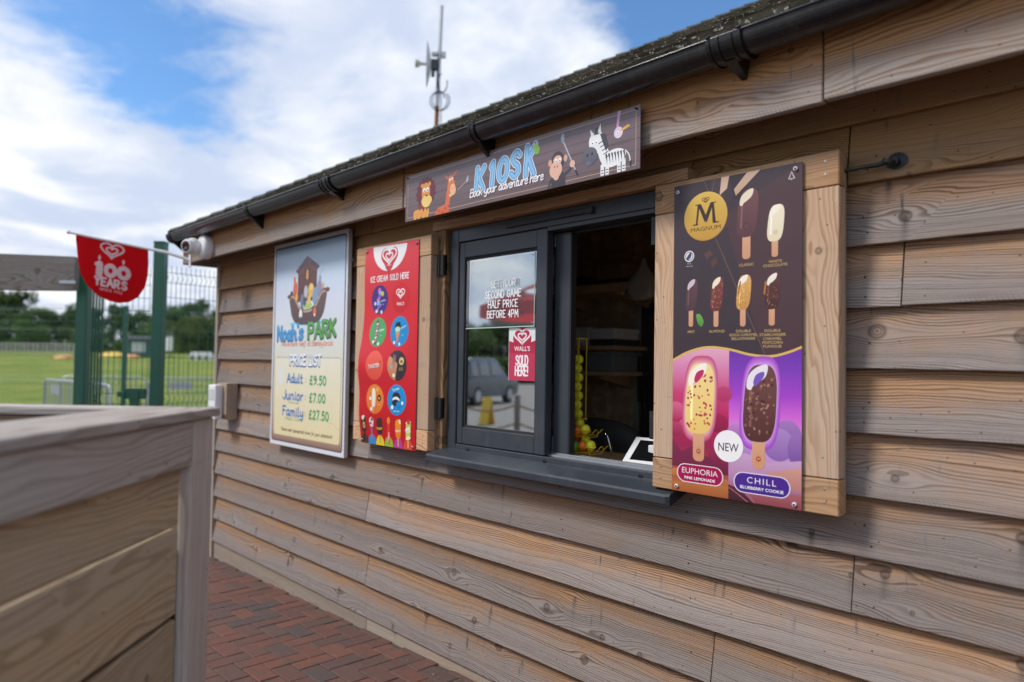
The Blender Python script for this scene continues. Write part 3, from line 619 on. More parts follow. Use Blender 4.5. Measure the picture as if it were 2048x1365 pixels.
# ================================================================== PRINTED SIGNS: flat shapes and lettering laid on real panels
def hexc(h):
    f = lambda c: ((c / 255 + .055) / 1.055) ** 2.4 if c > 10 else c / 255 / 12.92
    return tuple(f(int(h[i:i + 2], 16)) for i in (0, 2, 4))
GL = {}
for line_ in """
A|.7|0,0 .35,1 .7,0;.12,.36 .58,.36
B|.62|0,0 0,1;~0,1 .42,.98 .46,.62 .1,.54 0,.54;~0,.54 .55,.5 .55,.08 .2,0 0,0
C|.62|~.58,.84 .36,1 .06,.75 .03,.35 .25,0 .58,.14
D|.66|0,0 0,1;~0,1 .4,.95 .6,.55 .45,.08 0,0
E|.52|.48,1 0,1 0,0 .48,0;0,.52 .4,.52
F|.5|0,0 0,1 .48,1;0,.54 .38,.54
G|.66|~.58,.86 .36,1 .05,.72 .04,.3 .3,0 .58,.16 .6,.42;.6,.44 .34,.44
H|.62|0,0 0,1;.58,0 .58,1;0,.52 .58,.52
I|.16|.06,0 .06,1
J|.5|~.44,1 .44,.25 .25,0 .02,.18
K|.6|0,0 0,1;.55,1 .02,.45;.15,.58 .58,0
L|.48|0,1 0,0 .45,0
M|.8|0,0 .08,1 .38,.3 .68,1 .76,0
N|.64|0,0 0,1 .58,0 .58,1
O|.7|~.34,1 .05,.75 .05,.25 .34,0 .62,.25 .62,.75 .34,1
P|.6|0,0 0,1;~0,1 .5,.95 .5,.52 .1,.45 0,.45
R|.62|0,0 0,1;~0,1 .5,.95 .48,.55 .1,.48 0,.48;.2,.48 .56,0
S|.58|~.52,.86 .3,1 .06,.8 .2,.56 .42,.44 .52,.2 .28,0 .02,.16
T|.58|.28,0 .28,1;0,1 .56,1
U|.64|~0,1 .02,.3 .28,0 .56,.3 .58,1
V|.64|0,1 .3,0 .6,1
W|.9|0,1 .2,0 .44,.7 .66,0 .88,1
X|.6|0,0 .56,1;0,1 .56,0
Y|.6|0,1 .28,.5 .56,1;.28,.5 .28,0
Z|.56|0,1 .54,1 0,0 .54,0
a|.6|~.46,.5 .25,.62 .04,.38 .1,.06 .32,.06 .46,.4;~.48,.6 .45,.2 .52,.02 .62,.08
b|.54|0,1 .02,.02;~.03,.4 .25,.62 .47,.4 .4,.06 .15,.0 .02,.1
c|.48|~.42,.5 .25,.62 .04,.38 .1,.06 .28,.0 .46,.12
d|.6|~.45,.48 .25,.62 .04,.36 .12,.04 .34,.08 .47,.4;~.5,1 .47,.2 .54,.02 .62,.06
e|.5|~.06,.30 .40,.36 .38,.56 .22,.63 .06,.46 .06,.18 .22,.0 .48,.1
f|.4|~.4,.9 .28,1 .18,.8 .16,-.2 .06,-.3;.02,.56 .36,.58
g|.58|~.46,.5 .25,.62 .04,.4 .12,.1 .32,.1 .46,.4;~.49,.6 .47,-.1 .3,-.32 .06,-.22
h|.58|0,1 .01,.0;~.02,.36 .22,.6 .42,.5 .44,.1 .56,.03
i|.22|~.08,.58 .08,.12 .2,.02;.1,.8 .1,.82
j|.26|~.14,.58 .14,-.15 -.02,-.3;.15,.8 .15,.82
k|.52|0,1 .01,0;.42,.58 .03,.28;.14,.36 .46,0
l|.24|~.06,.98 .05,.2 .12,.02 .22,.06
m|.82|.02,.58 .02,0;~.03,.36 .2,.6 .34,.5 .36,0;~.37,.36 .54,.6 .68,.5 .7,.1 .8,.03
n|.58|.02,.58 .02,0;~.03,.36 .22,.6 .42,.5 .44,.1 .56,.03
o|.54|~.25,.62 .04,.4 .1,.06 .28,0 .46,.22 .42,.52 .25,.62
p|.56|.02,.58 .0,-.32;~.03,.4 .25,.62 .47,.4 .4,.06 .18,.0 .03,.12
q|.56|~.46,.5 .25,.62 .04,.4 .12,.06 .34,.08 .46,.4;.48,.6 .47,-.3
r|.42|.02,.58 .03,0;~.04,.34 .16,.56 .36,.58
s|.46|~.38,.54 .2,.62 .08,.48 .24,.33 .36,.18 .22,.0 .02,.08
t|.4|~.16,.92 .14,.2 .24,.01 .38,.08;.0,.6 .34,.6
u|.58|~.02,.58 .03,.15 .2,.0 .38,.14 .44,.5;~.45,.58 .45,.12 .56,.03
v|.5|.02,.58 .2,.0 .44,.58
w|.76|.02,.58 .16,.0 .34,.46 .5,.0 .7,.58
y|.56|~.02,.58 .05,.18 .22,.08 .42,.3 .45,.58;~.46,.58 .46,-.1 .3,-.32 .06,-.22
0|.6|~.28,1 .05,.75 .05,.25 .28,0 .5,.25 .5,.75 .28,1
1|.32|.04,.82 .2,1 .2,0
2|.56|~.06,.8 .26,1 .48,.78 .36,.48 .02,.0;.02,.0 .5,.0
3|.54|~.05,.88 .28,1 .46,.76 .2,.54;~.2,.54 .5,.34 .3,.0 .02,.12
4|.56|.38,0 .38,1 .02,.32 .52,.32
5|.54|.46,1 .1,1 .06,.56;~.06,.56 .34,.64 .48,.36 .3,.0 .03,.08
7|.52|.03,1 .5,1 .16,0
8|.54|~.26,.54 .06,.74 .26,1 .46,.76 .26,.54 .04,.26 .26,0 .5,.26 .26,.54
9|.54|~.46,.7 .26,.5 .05,.74 .26,1 .46,.78 .42,.3 .16,.0
.|.2|.06,.0 .06,.02
:|.22|.08,.14 .08,.16;.08,.5 .08,.52
!|.2|.07,.34 .07,1;.07,.0 .07,.02
'|.18|.08,.82 .06,1
£|.6|~.48,.86 .34,1 .18,.8 .2,.3 .06,.02;.04,.0 .52,.0;.04,.48 .4,.48
 |.32|
""".strip('\n').split('\n'):
    k_, w_, body_ = line_.split('|'); st_ = []
    for s_ in body_.split(';'):
        if not s_.strip(): continue
        sm = s_.startswith('~'); p_ = [tuple(float(t) for t in a.split(',')) for a in s_.lstrip('~').split()]
        st_.append((sm, p_))
    GL[k_] = (float(w_), st_)
def catmull(p, n=6):
    out = []
    closed = p[0] == p[-1]
    for i in range(len(p) - 1):
        p0 = p[i - 1] if i else (p[-2] if closed else p[0]); p1, p2 = p[i], p[i + 1]
        p3 = p[i + 2] if i + 2 < len(p) else (p[1] if closed else p[-1])
        for k in range(n):
            t = k / n
            out.append(tuple(.5 * (2 * p1[j] + (p2[j] - p0[j]) * t + (2 * p0[j] - 5 * p1[j] + 4 * p2[j] - p3[j]) * t * t + (3 * p1[j] - p0[j] - 3 * p2[j] + p3[j]) * t ** 3) for j in (0, 1)))
    return out + [p[-1]]
class Canvas:
    """drawing board in metres, origin at the lower left; shapes stack as paper-thin layers of print"""
    DZ = .00005
    def __init__(s, w, h, dz=None):
        s.w, s.h, s.sh = w, h, []
        if dz: s.DZ = dz
    def _add(s, verts, faces, cols):
        xs = [p[0] for p in verts]; ys = [p[1] for p in verts]; bb = (min(xs), min(ys), max(xs), max(ys)); ly = 0
        for (b2, l2, *_r) in s.sh:
            if l2 >= ly and b2[0] < bb[2] and bb[0] < b2[2] and b2[1] < bb[3] and bb[1] < b2[3]: ly = l2 + 1
        s.sh.append((bb, ly, verts, faces, cols))
    def _col(s, pts, c, c2=None):
        c = hexc(c) if isinstance(c, str) else c
        if c2 is None: return [c] * len(pts)
        c2 = hexc(c2) if isinstance(c2, str) else c2
        lo, hi = min(p[1] for p in pts), max(p[1] for p in pts)
        return [tuple(c2[k] + (c[k] - c2[k]) * (p[1] - lo) / max(1e-6, hi - lo) for k in range(3)) for p in pts]
    def P(s, u, v): return (u * s.w, (1 - v) * s.h)
    def poly(s, uv, c, c2=None, smooth=False, raw=False):
        p = [tuple(q) if raw else s.P(*q) for q in uv]
        if smooth: p = catmull(p + [p[0]], 5)[:-1]
        s._add(p, [tuple(range(len(p)))], s._col(p, c, c2))
    def rect(s, u0, v0, u1, v1, c, c2=None, rad=0):
        x0, y1 = s.P(u0, v0); x1, y0 = s.P(u1, v1)
        if rad:
            p = []
            for cx, cy, a0 in ((x1 - rad, y0 + rad, -90), (x1 - rad, y1 - rad, 0), (x0 + rad, y1 - rad, 90), (x0 + rad, y0 + rad, 180)):
                p += [(cx + rad * math.cos(R(a0 + t)), cy + rad * math.sin(R(a0 + t))) for t in range(0, 91, 15)]
        else: p = [(x0, y0), (x1, y0), (x1, y1), (x0, y1)]
        s.poly(p, c, c2, raw=True)
    def bands(s, u0, u1, stops):
        """vertical gradient through (v, colour) stops"""
        for (va, ca), (vb, cb) in zip(stops, stops[1:]): s.rect(u0, va, u1, vb, ca, cb)
    def ell(s, u, v, rx, ry, c, c2=None, rot=0, n=28, a0=0, a1=360):
        x, y = s.P(u, v); cr, sr = math.cos(R(rot)), math.sin(R(rot)); p = []
        for k in range(n if a1 - a0 == 360 else n + 1):
            t = R(a0 + (a1 - a0) * k / n); ex, ey = rx * math.cos(t), ry * math.sin(t); p.append((x + ex * cr - ey * sr, y + ex * sr + ey * cr))
        s.poly(p, c, c2, raw=True)
    def stroke(s, uv, wd, c, smooth=False, raw=False, cap=True, wd2=None):
        p = [tuple(q) if raw else s.P(*q) for q in uv]
        if smooth and len(p) > 2: p = catmull(p, 7)
        q = [p[0]]
        for a in p[1:]:
            if math.hypot(a[0] - q[-1][0], a[1] - q[-1][1]) > 1e-6: q.append(a)
        if len(q) < 2: return s.poly([(q[0][0] + wd / 2 * math.cos(t * .7), q[0][1] + wd / 2 * math.sin(t * .7)) for t in range(9)], c, raw=True)
        L_, R_ = [], []
        n = len(q); closed = math.hypot(q[0][0] - q[-1][0], q[0][1] - q[-1][1]) < 1e-5
        for i, a in enumerate(q):
            b0 = q[i - 1] if i else (q[-2] if closed else a); b1 = q[i + 1] if i < n - 1 else (q[1] if closed else a)
            tx, ty = b1[0] - b0[0], b1[1] - b0[1]; l = math.hypot(tx, ty) or 1; tx /= l; ty /= l
            h = (wd if wd2 is None else wd + (wd2 - wd) * i / (n - 1)) / 2
            L_.append((a[0] - ty * h, a[1] + tx * h)); R_.append((a[0] + ty * h, a[1] - tx * h))
        v = L_ + R_; f = [(i, n + i, n + i + 1, i + 1) for i in range(n - 1)]
        if cap and not closed:
            for (i, sg, h) in ((0, 1, wd), (n - 1, -1, wd if wd2 is None else wd2)):
                a0 = math.atan2(L_[i][1] - q[i][1], L_[i][0] - q[i][0]); o = len(v); m_ = 6
                v += [(q[i][0] + h / 2 * math.cos(a0 + sg * math.pi * k / m_), q[i][1] + h / 2 * math.sin(a0 + sg * math.pi * k / m_)) for k in range(1, m_)]
                f.append((i, *range(o, o + m_ - 1), n + i))
        s._add(v, f, [hexc(c) if isinstance(c, str) else c] * len(v))
    def hand(s, txt, u, v, size, wd, c, align='l', slant=0., track=.12, smooth_caps=False, width=None, rise=0., wx=1.):
        """hand-drawn lettering in round strokes; size is the cap height, (u, v) the baseline start"""
        tot = sum(GL[ch][0] + track for ch in txt) - track
        k = width / (tot * size) if width else wx
        x, y = s.P(u, v)
        if align == 'c': x -= tot * size * k / 2
        x0 = x
        for ch in txt:
            gw, sts = GL[ch]
            for sm, pts in sts:
                mp = lambda p: (x + (p[0] + slant * p[1]) * size * k, y + p[1] * size + (x - x0) * rise)
                if sm: s.stroke([mp(p) for p in catmull(pts)], wd, c, raw=True)
                else:
                    for a, b_ in zip(pts, pts[1:]): s.stroke([mp(a), mp(b_)], wd, c, raw=True)
            x += (gw + track) * size * k
        return x
    def text(s, txt, u, v, size, c, align='c', bold=0., width=None, shear=0., rot=0., c2=None, space=1.):
        """type set in the built-in sans; size is the cap height, (u, v) the baseline"""
        cu = bpy.data.curves.new('type', 'FONT'); cu.body = txt; cu.size = 1; cu.offset = bold * .45; cu.resolution_u = 3; cu.shear = shear; cu.space_character = space
        ob = bpy.data.objects.new('type', cu); me = bpy.data.meshes.new_from_object(ob)
        vv = [(q.co.x, q.co.y) for q in me.vertices]; ff = [tuple(p.vertices) for p in me.polygons]
        bpy.data.objects.remove(ob); bpy.data.curves.remove(cu); bpy.data.meshes.remove(me)
        if not vv: return
        x0, x1 = min(q[0] for q in vv), max(q[0] for q in vv); ky = size / .729; kx = width / (x1 - x0) if width else ky
        sh_ = {'c': (x0 + x1) / 2, 'l': x0, 'r': x1}[align]; ox, oy = s.P(u, v); cr, sr = math.cos(R(rot)), math.sin(R(rot))
        q = [((a - sh_) * kx, b_ * ky) for a, b_ in vv]; q = [(ox + a * cr - b_ * sr, oy + a * sr + b_ * cr) for a, b_ in q]
        s._add(q, ff, s._col(q, c, c2))
    def heart(s, u, v, sz, c, inner=None):
        """double-line heart mark"""
        for k, wd in ((1., .085), (.5, .075)):
            pts = []
            for i in range(0, 61):
                t = math.pi * 2 * i / 60; X = 16 * math.sin(t) ** 3; Y = 13 * math.cos(t) - 5 * math.cos(2 * t) - 2 * math.cos(3 * t) - math.cos(4 * t)
                pts.append((X / 31, (Y + 2) / 43 - (.04 if k < 1 else 0)))
            x, y = s.P(u, v)
            s.stroke([(x + a * sz * k, y + b_ * sz * k) for a, b_ in pts], sz * wd, c, raw=True)
    def mesh(s, name, mat, parent, fn, base, step=0):
        """fn(x, y, lift) -> world point"""
        V, F, Cc = [], [], []
        for i, (bb, ly, v, f, c) in enumerate(s.sh):
            o = len(V); z = base + ly * s.DZ + (i % 5) * s.DZ * .15
            V += [(p[0], p[1], z) for p in v]; Cc += c; F += [tuple(o + k for k in q) for q in f]
        me = bpy.data.meshes.new(name); me.from_pydata(V, [], F)
        at = me.color_attributes.new('ink', 'FLOAT_COLOR', 'POINT'); at.data.foreach_set('color', [x for c in Cc for x in (*c, 1)])
        bm = bmesh.new(); bm.from_mesh(me)
        for co, no in (((0, 0, 0), (-1, 0, 0)), ((s.w, 0, 0), (1, 0, 0)), ((0, 0, 0), (0, -1, 0)), ((0, s.h, 0), (0, 1, 0))):   # trim at the sheet edge
            bmesh.ops.bisect_plane(bm, geom=bm.verts[:] + bm.edges[:] + bm.faces[:], dist=1e-7, plane_co=co, plane_no=no, clear_outer=True)
        if step:
            bmesh.ops.triangulate(bm, faces=[f for f in bm.faces if len(f.verts) > 4])
            y = step
            while y < s.h:
                bmesh.ops.bisect_plane(bm, geom=bm.verts[:] + bm.edges[:] + bm.faces[:], dist=1e-7, plane_co=(0, y, 0), plane_no=(0, 1, 0)); y += step
            x = step
            while x < s.w - .001:
                bmesh.ops.bisect_plane(bm, geom=bm.verts[:] + bm.edges[:] + bm.faces[:], dist=1e-7, plane_co=(x, 0, 0), plane_no=(1, 0, 0)); x += step
        for f in bm.faces:
            f.normal_update()
            if f.normal.z < 0: f.normal_flip()
        for q in bm.verts: q.co = fn(q.co.x, q.co.y, q.co.z)
        bm.to_mesh(me); bm.free(); me.materials.append(mat)
        return link(name, me, parent)
def ink(name, rough=.35, spec=.5, sheen=0):
    m, g, b = new_mat(name)
    a = g.n('ShaderNodeVertexColor', layer_name='ink'); oc = g.n('ShaderNodeTexCoord', out=3); nz = g.noise(oc, 8., 5, .65)
    k = g.m('ADD', .93, g.m('MULTIPLY', nz, .12))
    g.put(b.inputs['Base Color'], g.mix(1., a, g.xyz(k, k, k), 'MULTIPLY')); g.put(b.inputs['Roughness'], g.m('ADD', rough - .08, g.m('MULTIPLY', nz, .16)))
    b.inputs['Specular IOR Level'].default_value = spec
    return m
M_ink = ink('printed ink, satin', .36, .4); M_ink_gloss = ink('printed ink, gloss', .2, .45); M_ink_cloth = ink('printed cloth', .75, .15)
rp = random.Random(17)
def panel(name, label, cat, X0, X1, Z0, Z1, yf, th, edge_mat, cv, mat, washers=None, wmat=None, bow=None, step=0, inset=.0):
    t = thing(name, ((X0 + X1) / 2, yf, Z0), label, cat)
    bw = bow or (lambda x, y: 0.)
    mb = MB(); nx, ny = (6, 30) if bow else (1, 1); v = []
    for s_ in (0, th):
        for j in range(ny + 1):
            for i in range(nx + 1):
                x, y = (X1 - X0) * i / nx, (Z1 - Z0) * j / ny; v.append((X0 + x, yf + s_ - bw(x, y), Z0 + y))
    k = (nx + 1) * (ny + 1); f = []
    for j in range(ny):
        for i in range(nx):
            a = j * (nx + 1) + i; f += [(a, a + 1, a + nx + 2, a + nx + 1), (k + a, k + a + nx + 1, k + a + nx + 2, k + a + 1)]
    bd = [i for i in range(nx)] + [nx + j * (nx + 1) for j in range(ny)] + [ny * (nx + 1) + i for i in range(nx, 0, -1)] + [j * (nx + 1) for j in range(ny, 0, -1)]
    f += [(bd[i], k + bd[i], k + bd[(i + 1) % len(bd)], bd[(i + 1) % len(bd)]) for i in range(len(bd))]
    mb.add(v, f); mb.build('backing', edge_mat, t, smooth=30 if bow else False)
    cv.mesh('artwork', mat, t, lambda x, y, l: (X0 + x, yf - l - bw(x, y), Z0 + y), .0004, step)
    for (u, vv) in washers or []:
        x, y = u * (X1 - X0), (1 - vv) * (Z1 - Z0)
        k_ = .55 if wmat is M_iron else 1.; disc('washer', t, wmat or M_white, X0 + x, yf - .004 - bw(x, y), Z0 + y, [(.0065 * k_, -.003), (.0065 * k_, .002), (.0045 * k_, .0035)], 14)
        disc('screw', t, M_iron, X0 + x, yf - .007 - bw(x, y), Z0 + y, [(.0035, 0), (.0035, .0012)], 8)
    return t
M_card = flat('sign board edge', (.55, .53, .52), .5); M_card_dark = flat('dark sign edge', (.11, .085, .09), .5)

# ------------------------------------------------------------------ ice lolly poster on the right-hand shutter
W, H = .452, 1.038
c = Canvas(W, H)
c.rect(0, 0, 1, 1, '41343b', '3a2e36')
c.poly([(.42, .12), (1, .0), (1, .6), (.76, .6)], '4e373b', '4a3238')
c.poly([(.30, .0), (.40, .0), (.44, .157), (.36, .19)], '4b3a41')
c.poly([(.46, 0), (.62, 0), (.585, .085), (.50, .075)], '382b33')
c.poly([(.40, .0), (.462, .0), (.445, .038), (.386, .056)], 'd3b39b'); c.poly([(.60, 0), (.70, 0), (.515, .066), (.50, .045)], 'd3b39b', 'c29f86')
c.stroke([(.255, .0), (.30, .04)], .0012, '8e6f4f'); c.stroke([(.345, .0), (.32, .045)], .0012, '8e6f4f')
c.stroke([(.356, .19), (.76, .575)], .0014, '8b6a55')
c.ell(.27, .115, .0815, .0815, 'e0bd5c', 'b98a2e', n=48); c.ell(.27, .115, .077, .077, 'dcb653', 'c3953a', n=48)
c.heart(.272, .063, .026, '3b2b22')
for q in ([(.205, .0735), (.222, .0735), (.205, .1385), (.190, .1385)], [(.205, .0735), (.233, .0735), (.282, .118), (.268, .136)], [(.311, .0735), (.339, .0735), (.282, .136), (.262, .122)], [(.322, .0735), (.339, .0735), (.358, .1385), (.331, .1385)]): c.poly(q, '3b2b25')
c.stroke([(.185, .0745), (.228, .0745)], .0035, '3b2b25', cap=False); c.stroke([(.316, .0745), (.358, .0745)], .0035, '3b2b25', cap=False)
c.stroke([(.165, .1385), (.21, .1385)], .004, '3b2b25', cap=False); c.stroke([(.335, .1385), (.382, .1385)], .004, '3b2b25', cap=False)
c.text('MAGNUM', .272, .1605, .0140, '3b2b25', bold=0, width=.112)
def bar(cx, vt, vb, wd, c1, c2, bite, lean=.10, stick=None, bits=None, nb=0, bite_s=1., halo=None, core=None):
    x, yt = c.P(cx, vt); _, yb2 = c.P(cx, vb); h = yt - yb2; yc = (yt + yb2) / 2; rr = random.Random(int(cx * 1000))
    def sup(k, n=36):
        p = []
        for i in range(n):
            t = 2 * math.pi * i / n; a, b_ = math.cos(t), math.sin(t)
            ex = math.copysign(abs(a) ** .62, a) * wd / 2 * k; ey = math.copysign(abs(b_) ** .62, b_) * h / 2 * k
            ex *= 1 - .06 * (ey / h); p.append((x + ex + lean * ey, yc + ey))
        return p
    if halo:
        ha, hb_ = hexc(halo[0]), hexc(halo[1])
        for q in range(7): c.poly(sup(1.22 - .03 * q), tuple(ha[k] + (hb_[k] - ha[k]) * (q / 6) ** 1.4 for k in range(3)), raw=True)
    if stick:
        c.rect(cx - .014 / W * (wd / .07) - lean * h * .25 / W, vb - .01, cx + .014 / W * (wd / .07) - lean * h * .25 / W, stick, 'd9a382', 'cf9573', rad=.011 * (wd / .07))
    c.poly(sup(1.), c1, c2, raw=True)
    c.poly([(x - wd * .30 + lean * q[1], yc + q[1]) for q in ((0, -h * .3),)] + [(x - wd * .36 + lean * h * .2, yc + h * .2), (x - wd * .27 + lean * h * .2, yc + h * .22), (x - wd * .22 - lean * h * .3, yc - h * .32)], tuple(min(1, a * 1.35 + .02) for a in hexc(c1)), raw=True)
    for i in range(nb):
        bx, by = rr.uniform(-.44, .44) * wd, rr.uniform(-.44, .33) * h
        if (bx / (.5 * wd)) ** 4 + (by / (.5 * h)) ** 4 > .75: continue
        s_ = rr.uniform(.6, 1.3) * wd * .035; tx = (x + bx + lean * by) / W; tv = 1 - (yc + by) / H
        c.ell(tx, tv, s_ * 1.2, s_, bits if isinstance(bits, str) else rr.choice(bits), rot=rr.uniform(0, 180), n=7)
    if bite:
        o = lambda a, b_: (x + a * wd + lean * b_ * h, yc + b_ * h)
        bp = catmull([o(-.44, .20), o(-.40, .36), o(-.14, .47), o(.16, .497), o(.14, .36), o(-.06, .27), o(-.24, .22), o(-.30, .17), o(-.44, .20)], 4)[:-1]
        c.poly(bp, bite, raw=True)
        if core: c.poly(catmull([o(-.24, .27), o(-.16, .37), o(.06, .41), o(.08, .35), o(-.04, .27), o(-.18, .22), o(-.24, .27)], 4)[:-1], core, raw=True)
bar(.607, .052, .199, .070, '72494d', '5a383d', 'e9dcc4', stick=.266); c.ell(.60, .165, .011, .011, '4f3036'); c.ell(.60, .165, .0085, .0085, '654045')
bar(.815, .113, .222, .052, 'f0e6cd', 'e2d4b4', 'f7efdc', stick=.268); c.ell(.813, .195, .008, .008, 'd6c7a4')
bar(.160, .314, .416, .043, '634349', '4d3339', 'cfc0cd', stick=.467, bits='5f444a', nb=26)
bar(.370, .314, .421, .044, '7d3f3b', '6b3130', 'efe2c6', stick=.470, bits=['c79a73', 'a5694f'], nb=34)
bar(.581, .314, .421, .048, 'dba75f', 'c58d47', 'f2ebe0', stick=.471, bits=['f0cf92', 'b97d3a'], nb=34)
bar(.795, .316, .423, .048, '5b332e', '482421', 'f0e6d6', stick=.471, bits=['a8785c', '7c4a3a'], nb=34)
c.stroke([(.555, .335), (.54, .37)], .006, 'b5702e'); c.stroke([(.745, .34), (.735, .375)], .006, 'b5702e')
c.poly([(.20, .43), (.235, .43), (.262, .452), (.245, .468), (.215, .458)], '6fa84f', '4d8a3c', smooth=True)
c.poly([(.26, .235), (.31, .225), (.335, .24), (.285, .255)], '5e4038'); c.poly([(.315, .262), (.36, .25), (.375, .268), (.33, .285)], '5a3b33')
c.ell(.136, .238, .019, .019, 'e6e6ea'); c.ell(.136, .238, .0155, .0155, '3f343c'); c.ell(.136, .238, .013, .013, 'd9dde6')
c.poly([(.112, .245), (.13, .232), (.15, .226), (.155, .236), (.14, .246), (.12, .25)], '46405a', smooth=True)
c.text('Cocoa', .136, .2635, .0042, 'e8e4e4'); c.text('www.ra.org', .136, .2715, .0038, 'e8e4e4')
GOLD = 'd1b06a'
for s_, u, v, wd in (('CLASSIC', .60, .287, .048), ('WHITE', .812, .285, .041), ('CHOCOLATE', .812, .2965, .075), ('MINT', .158, .4875, .026), ('ALMOND', .37, .488, .055), ('DOUBLE', .58, .489, .049), ('GOLD CARAMEL', .58, .5005, .094), ('BILLIONAIRE', .58, .512, .078),
                     ('DOUBLE', .795, .490, .049), ('STARCHASER', .795, .5018, .082), ('CARAMEL', .795, .5135, .058), ('POPCORN', .795, .525, .062), ('FLAVOUR', .795, .5365, .058)):
    c.text(s_, u, v, .0088, GOLD, width=wd * 1.04)
c.stroke([(.905, .044), (.925, .024), (.945, .044), (.905, .044)], .004, 'd9d4da'); c.text('PP', .925, .049, .005, 'd9d4da')
# lower half: two flavour panels under a gold wave
wave = catmull([c.P(u, v) for u, v in ((0, .576), (.14, .548), (.30, .534), (.47, .541), (.63, .557), (.78, .562), (.90, .551), (1, .535))], 6)
def under(u0, u1, cols):
    """panel filled down from the wave in horizontal bands"""
    xs0, xs1 = u0 * W, u1 * W; p = [q for q in wave if xs0 - .001 <= q[0] <= xs1 + .02]
    p = [(max(xs0, min(xs1, a)), b_) for a, b_ in p]
    yy = (1 - cols[0][0]) * H
    c.poly([(xs0, yy), (xs1, yy)] + p[::-1], cols[0][2], cols[0][1], raw=True)
    c.bands(u0, u1, [(v, k) for v, k, _ in cols])
under(0, .471, [(.60, 'd883ac', 'dfa9c0'), (.68, 'c73f74', ''), (.76, 'b52257', ''), (.85, '9c2450', ''), (.93, 'a5513f', ''), (1., 'b86a42', '')])
under(.471, 1, [(.60, '7b3cb4', '6a2fa0'), (.68, 'a341c4', ''), (.75, 'd56bd3', ''), (.82, 'd8a5da', ''), (.90, 'b285c0', ''), (1., '9f5a6c', '')])
c.stroke(wave, .0075, 'd8b25c', raw=True, cap=False)
for (u, v, rx, ry, k1, k2) in ((.03, .74, .035, .03, 'd4668a', 'b52e5c'), (.12, .79, .03, .03, 'cf5f84', 'a32450'), (.02, .80, .03, .025, 'b94068', '93204a'), (.38, .77, .04, .03, 'a52350', '8c1a44'), (.43, .68, .03, .025, 'bb4570', 'ad2f60')): c.ell(u, v, rx, ry, k1, k2)
c.poly([(.0, .83), (.08, .87), (.18, .85), (.30, .88), (.40, .86), (.47, .84), (.47, .93), (0, .92)], '842a50', '6f2440', smooth=False)
c.poly([(.30, .87), (.42, .83), (.471, .845), (.471, .90), (.36, .90)], 'a33057', '7c2444')
c.poly([(.0, .93), (.2, .915), (.471, .945), (.471, .965), (0, .95)], 'c98356', 'b0663e')
c.poly([(.0, .97), (.471, .962), (.471, 1), (0, 1)], 'b7743f', 'a55a33')
for (u, v, rx, ry, k1, k2) in ((.53, .80, .033, .034, 'c084c4', '9a5ca8'), (.90, .79, .045, .045, 'a579bd', '7f569e'), (.84, .82, .05, .05, 'ad87c6', '8a63aa'), (.97, .83, .03, .05, '9a70b6', '77509a'), (.58, .84, .03, .03, 'c9a0d2', 'a577b6')): c.ell(u, v, rx, ry, k1, k2)
c.poly([(.471, .87), (.60, .855), (.78, .875), (1, .86), (1, .93), (.471, .945)], 'c9a2c8', 'b07ea8')
c.poly([(.75, .905), (1, .88), (1, .95), (.82, .945)], 'd09a8a', 'b87878')
c.poly([(.471, .955), (.56, .965), (.66, 1), (.471, 1)], '5a2c3c', '452330'); c.poly([(.60, .965), (1, .955), (1, 1), (.68, 1)], 'a8646c', '8e4650')
c.stroke([(.48, .965), (.56, .985), (.62, 1.)], .003, 'b06a6a')
bar(.236, .585, .81, .106, 'f3d993', 'ecc66f', 'f7efe0', lean=.06, stick=.897, bits=['b23a4a', 'a03058', 'c45a52'], nb=60, halo=('c4507c', 'e6a9ae'), core='c02a62')
bar(.706, .587, .818, .108, '70453f', '55302e', 'e9e2ea', lean=.06, stick=.898, bits=['8a5c50', '4a2626', 'a5786a'], nb=70, halo=('a548c4', 'cf93e2'), core='7a55b8')
for u, v in ((.236, .865), (.706, .868)):
    c.ell(u - .008, v, .0085, .0085, 'b5533a'); c.text('M', u - .008, v + .0035, .0075, 'e8c8a0', bold=.02)
    for a in range(0, 360, 45):
        if a in (0, 180): continue
        x, y = c.P(u - .008, v); c.stroke([(x + .0105 * math.cos(R(a)), y + .0105 * math.sin(R(a))), (x + .015 * math.cos(R(a)), y + .018 * math.sin(R(a)))], .0011, 'b5794f', raw=True)
c.ell(.47, .839, .0515, .0505, 'f2f0f0', n=40); c.text('NEW', .47, .855, .0275, '3f3038', width=.072, bold=.018)
c.rect(.045, .909, .43, .968, 'f0e4e8', rad=.0300); c.rect(.052, .9115, .423, .9655, 'a3124f', rad=.0275)
c.text('EUPHORIA', .238, .939, .0195, 'f3e6ea', width=.135, bold=-.004); c.text('PINK LEMONADE', .238, .9575, .0095, 'ffffff', width=.115, bold=.02)
c.rect(.512, .912, .925, .974, 'e8e2f2', rad=.0315); c.rect(.519, .9145, .918, .9715, '4b2a8c', rad=.029)
c.text('CHILL', .72, .9425, .0195, 'efe8f6', width=.096, bold=-.004, space=1.25); c.text('BLUEBERRY COOKIE', .72, .961, .0095, 'ffffff', width=.142, bold=.02)
panel('ice_lolly_poster', 'tall brown and pink ice lolly poster screwed to the right-hand shutter', 'poster', -1.424, -.972, 1.079, 2.117, -.0905, .003, M_card_dark, c, M_ink, [(.035, .022), (.955, .018), (.045, .985), (.955, .985)])

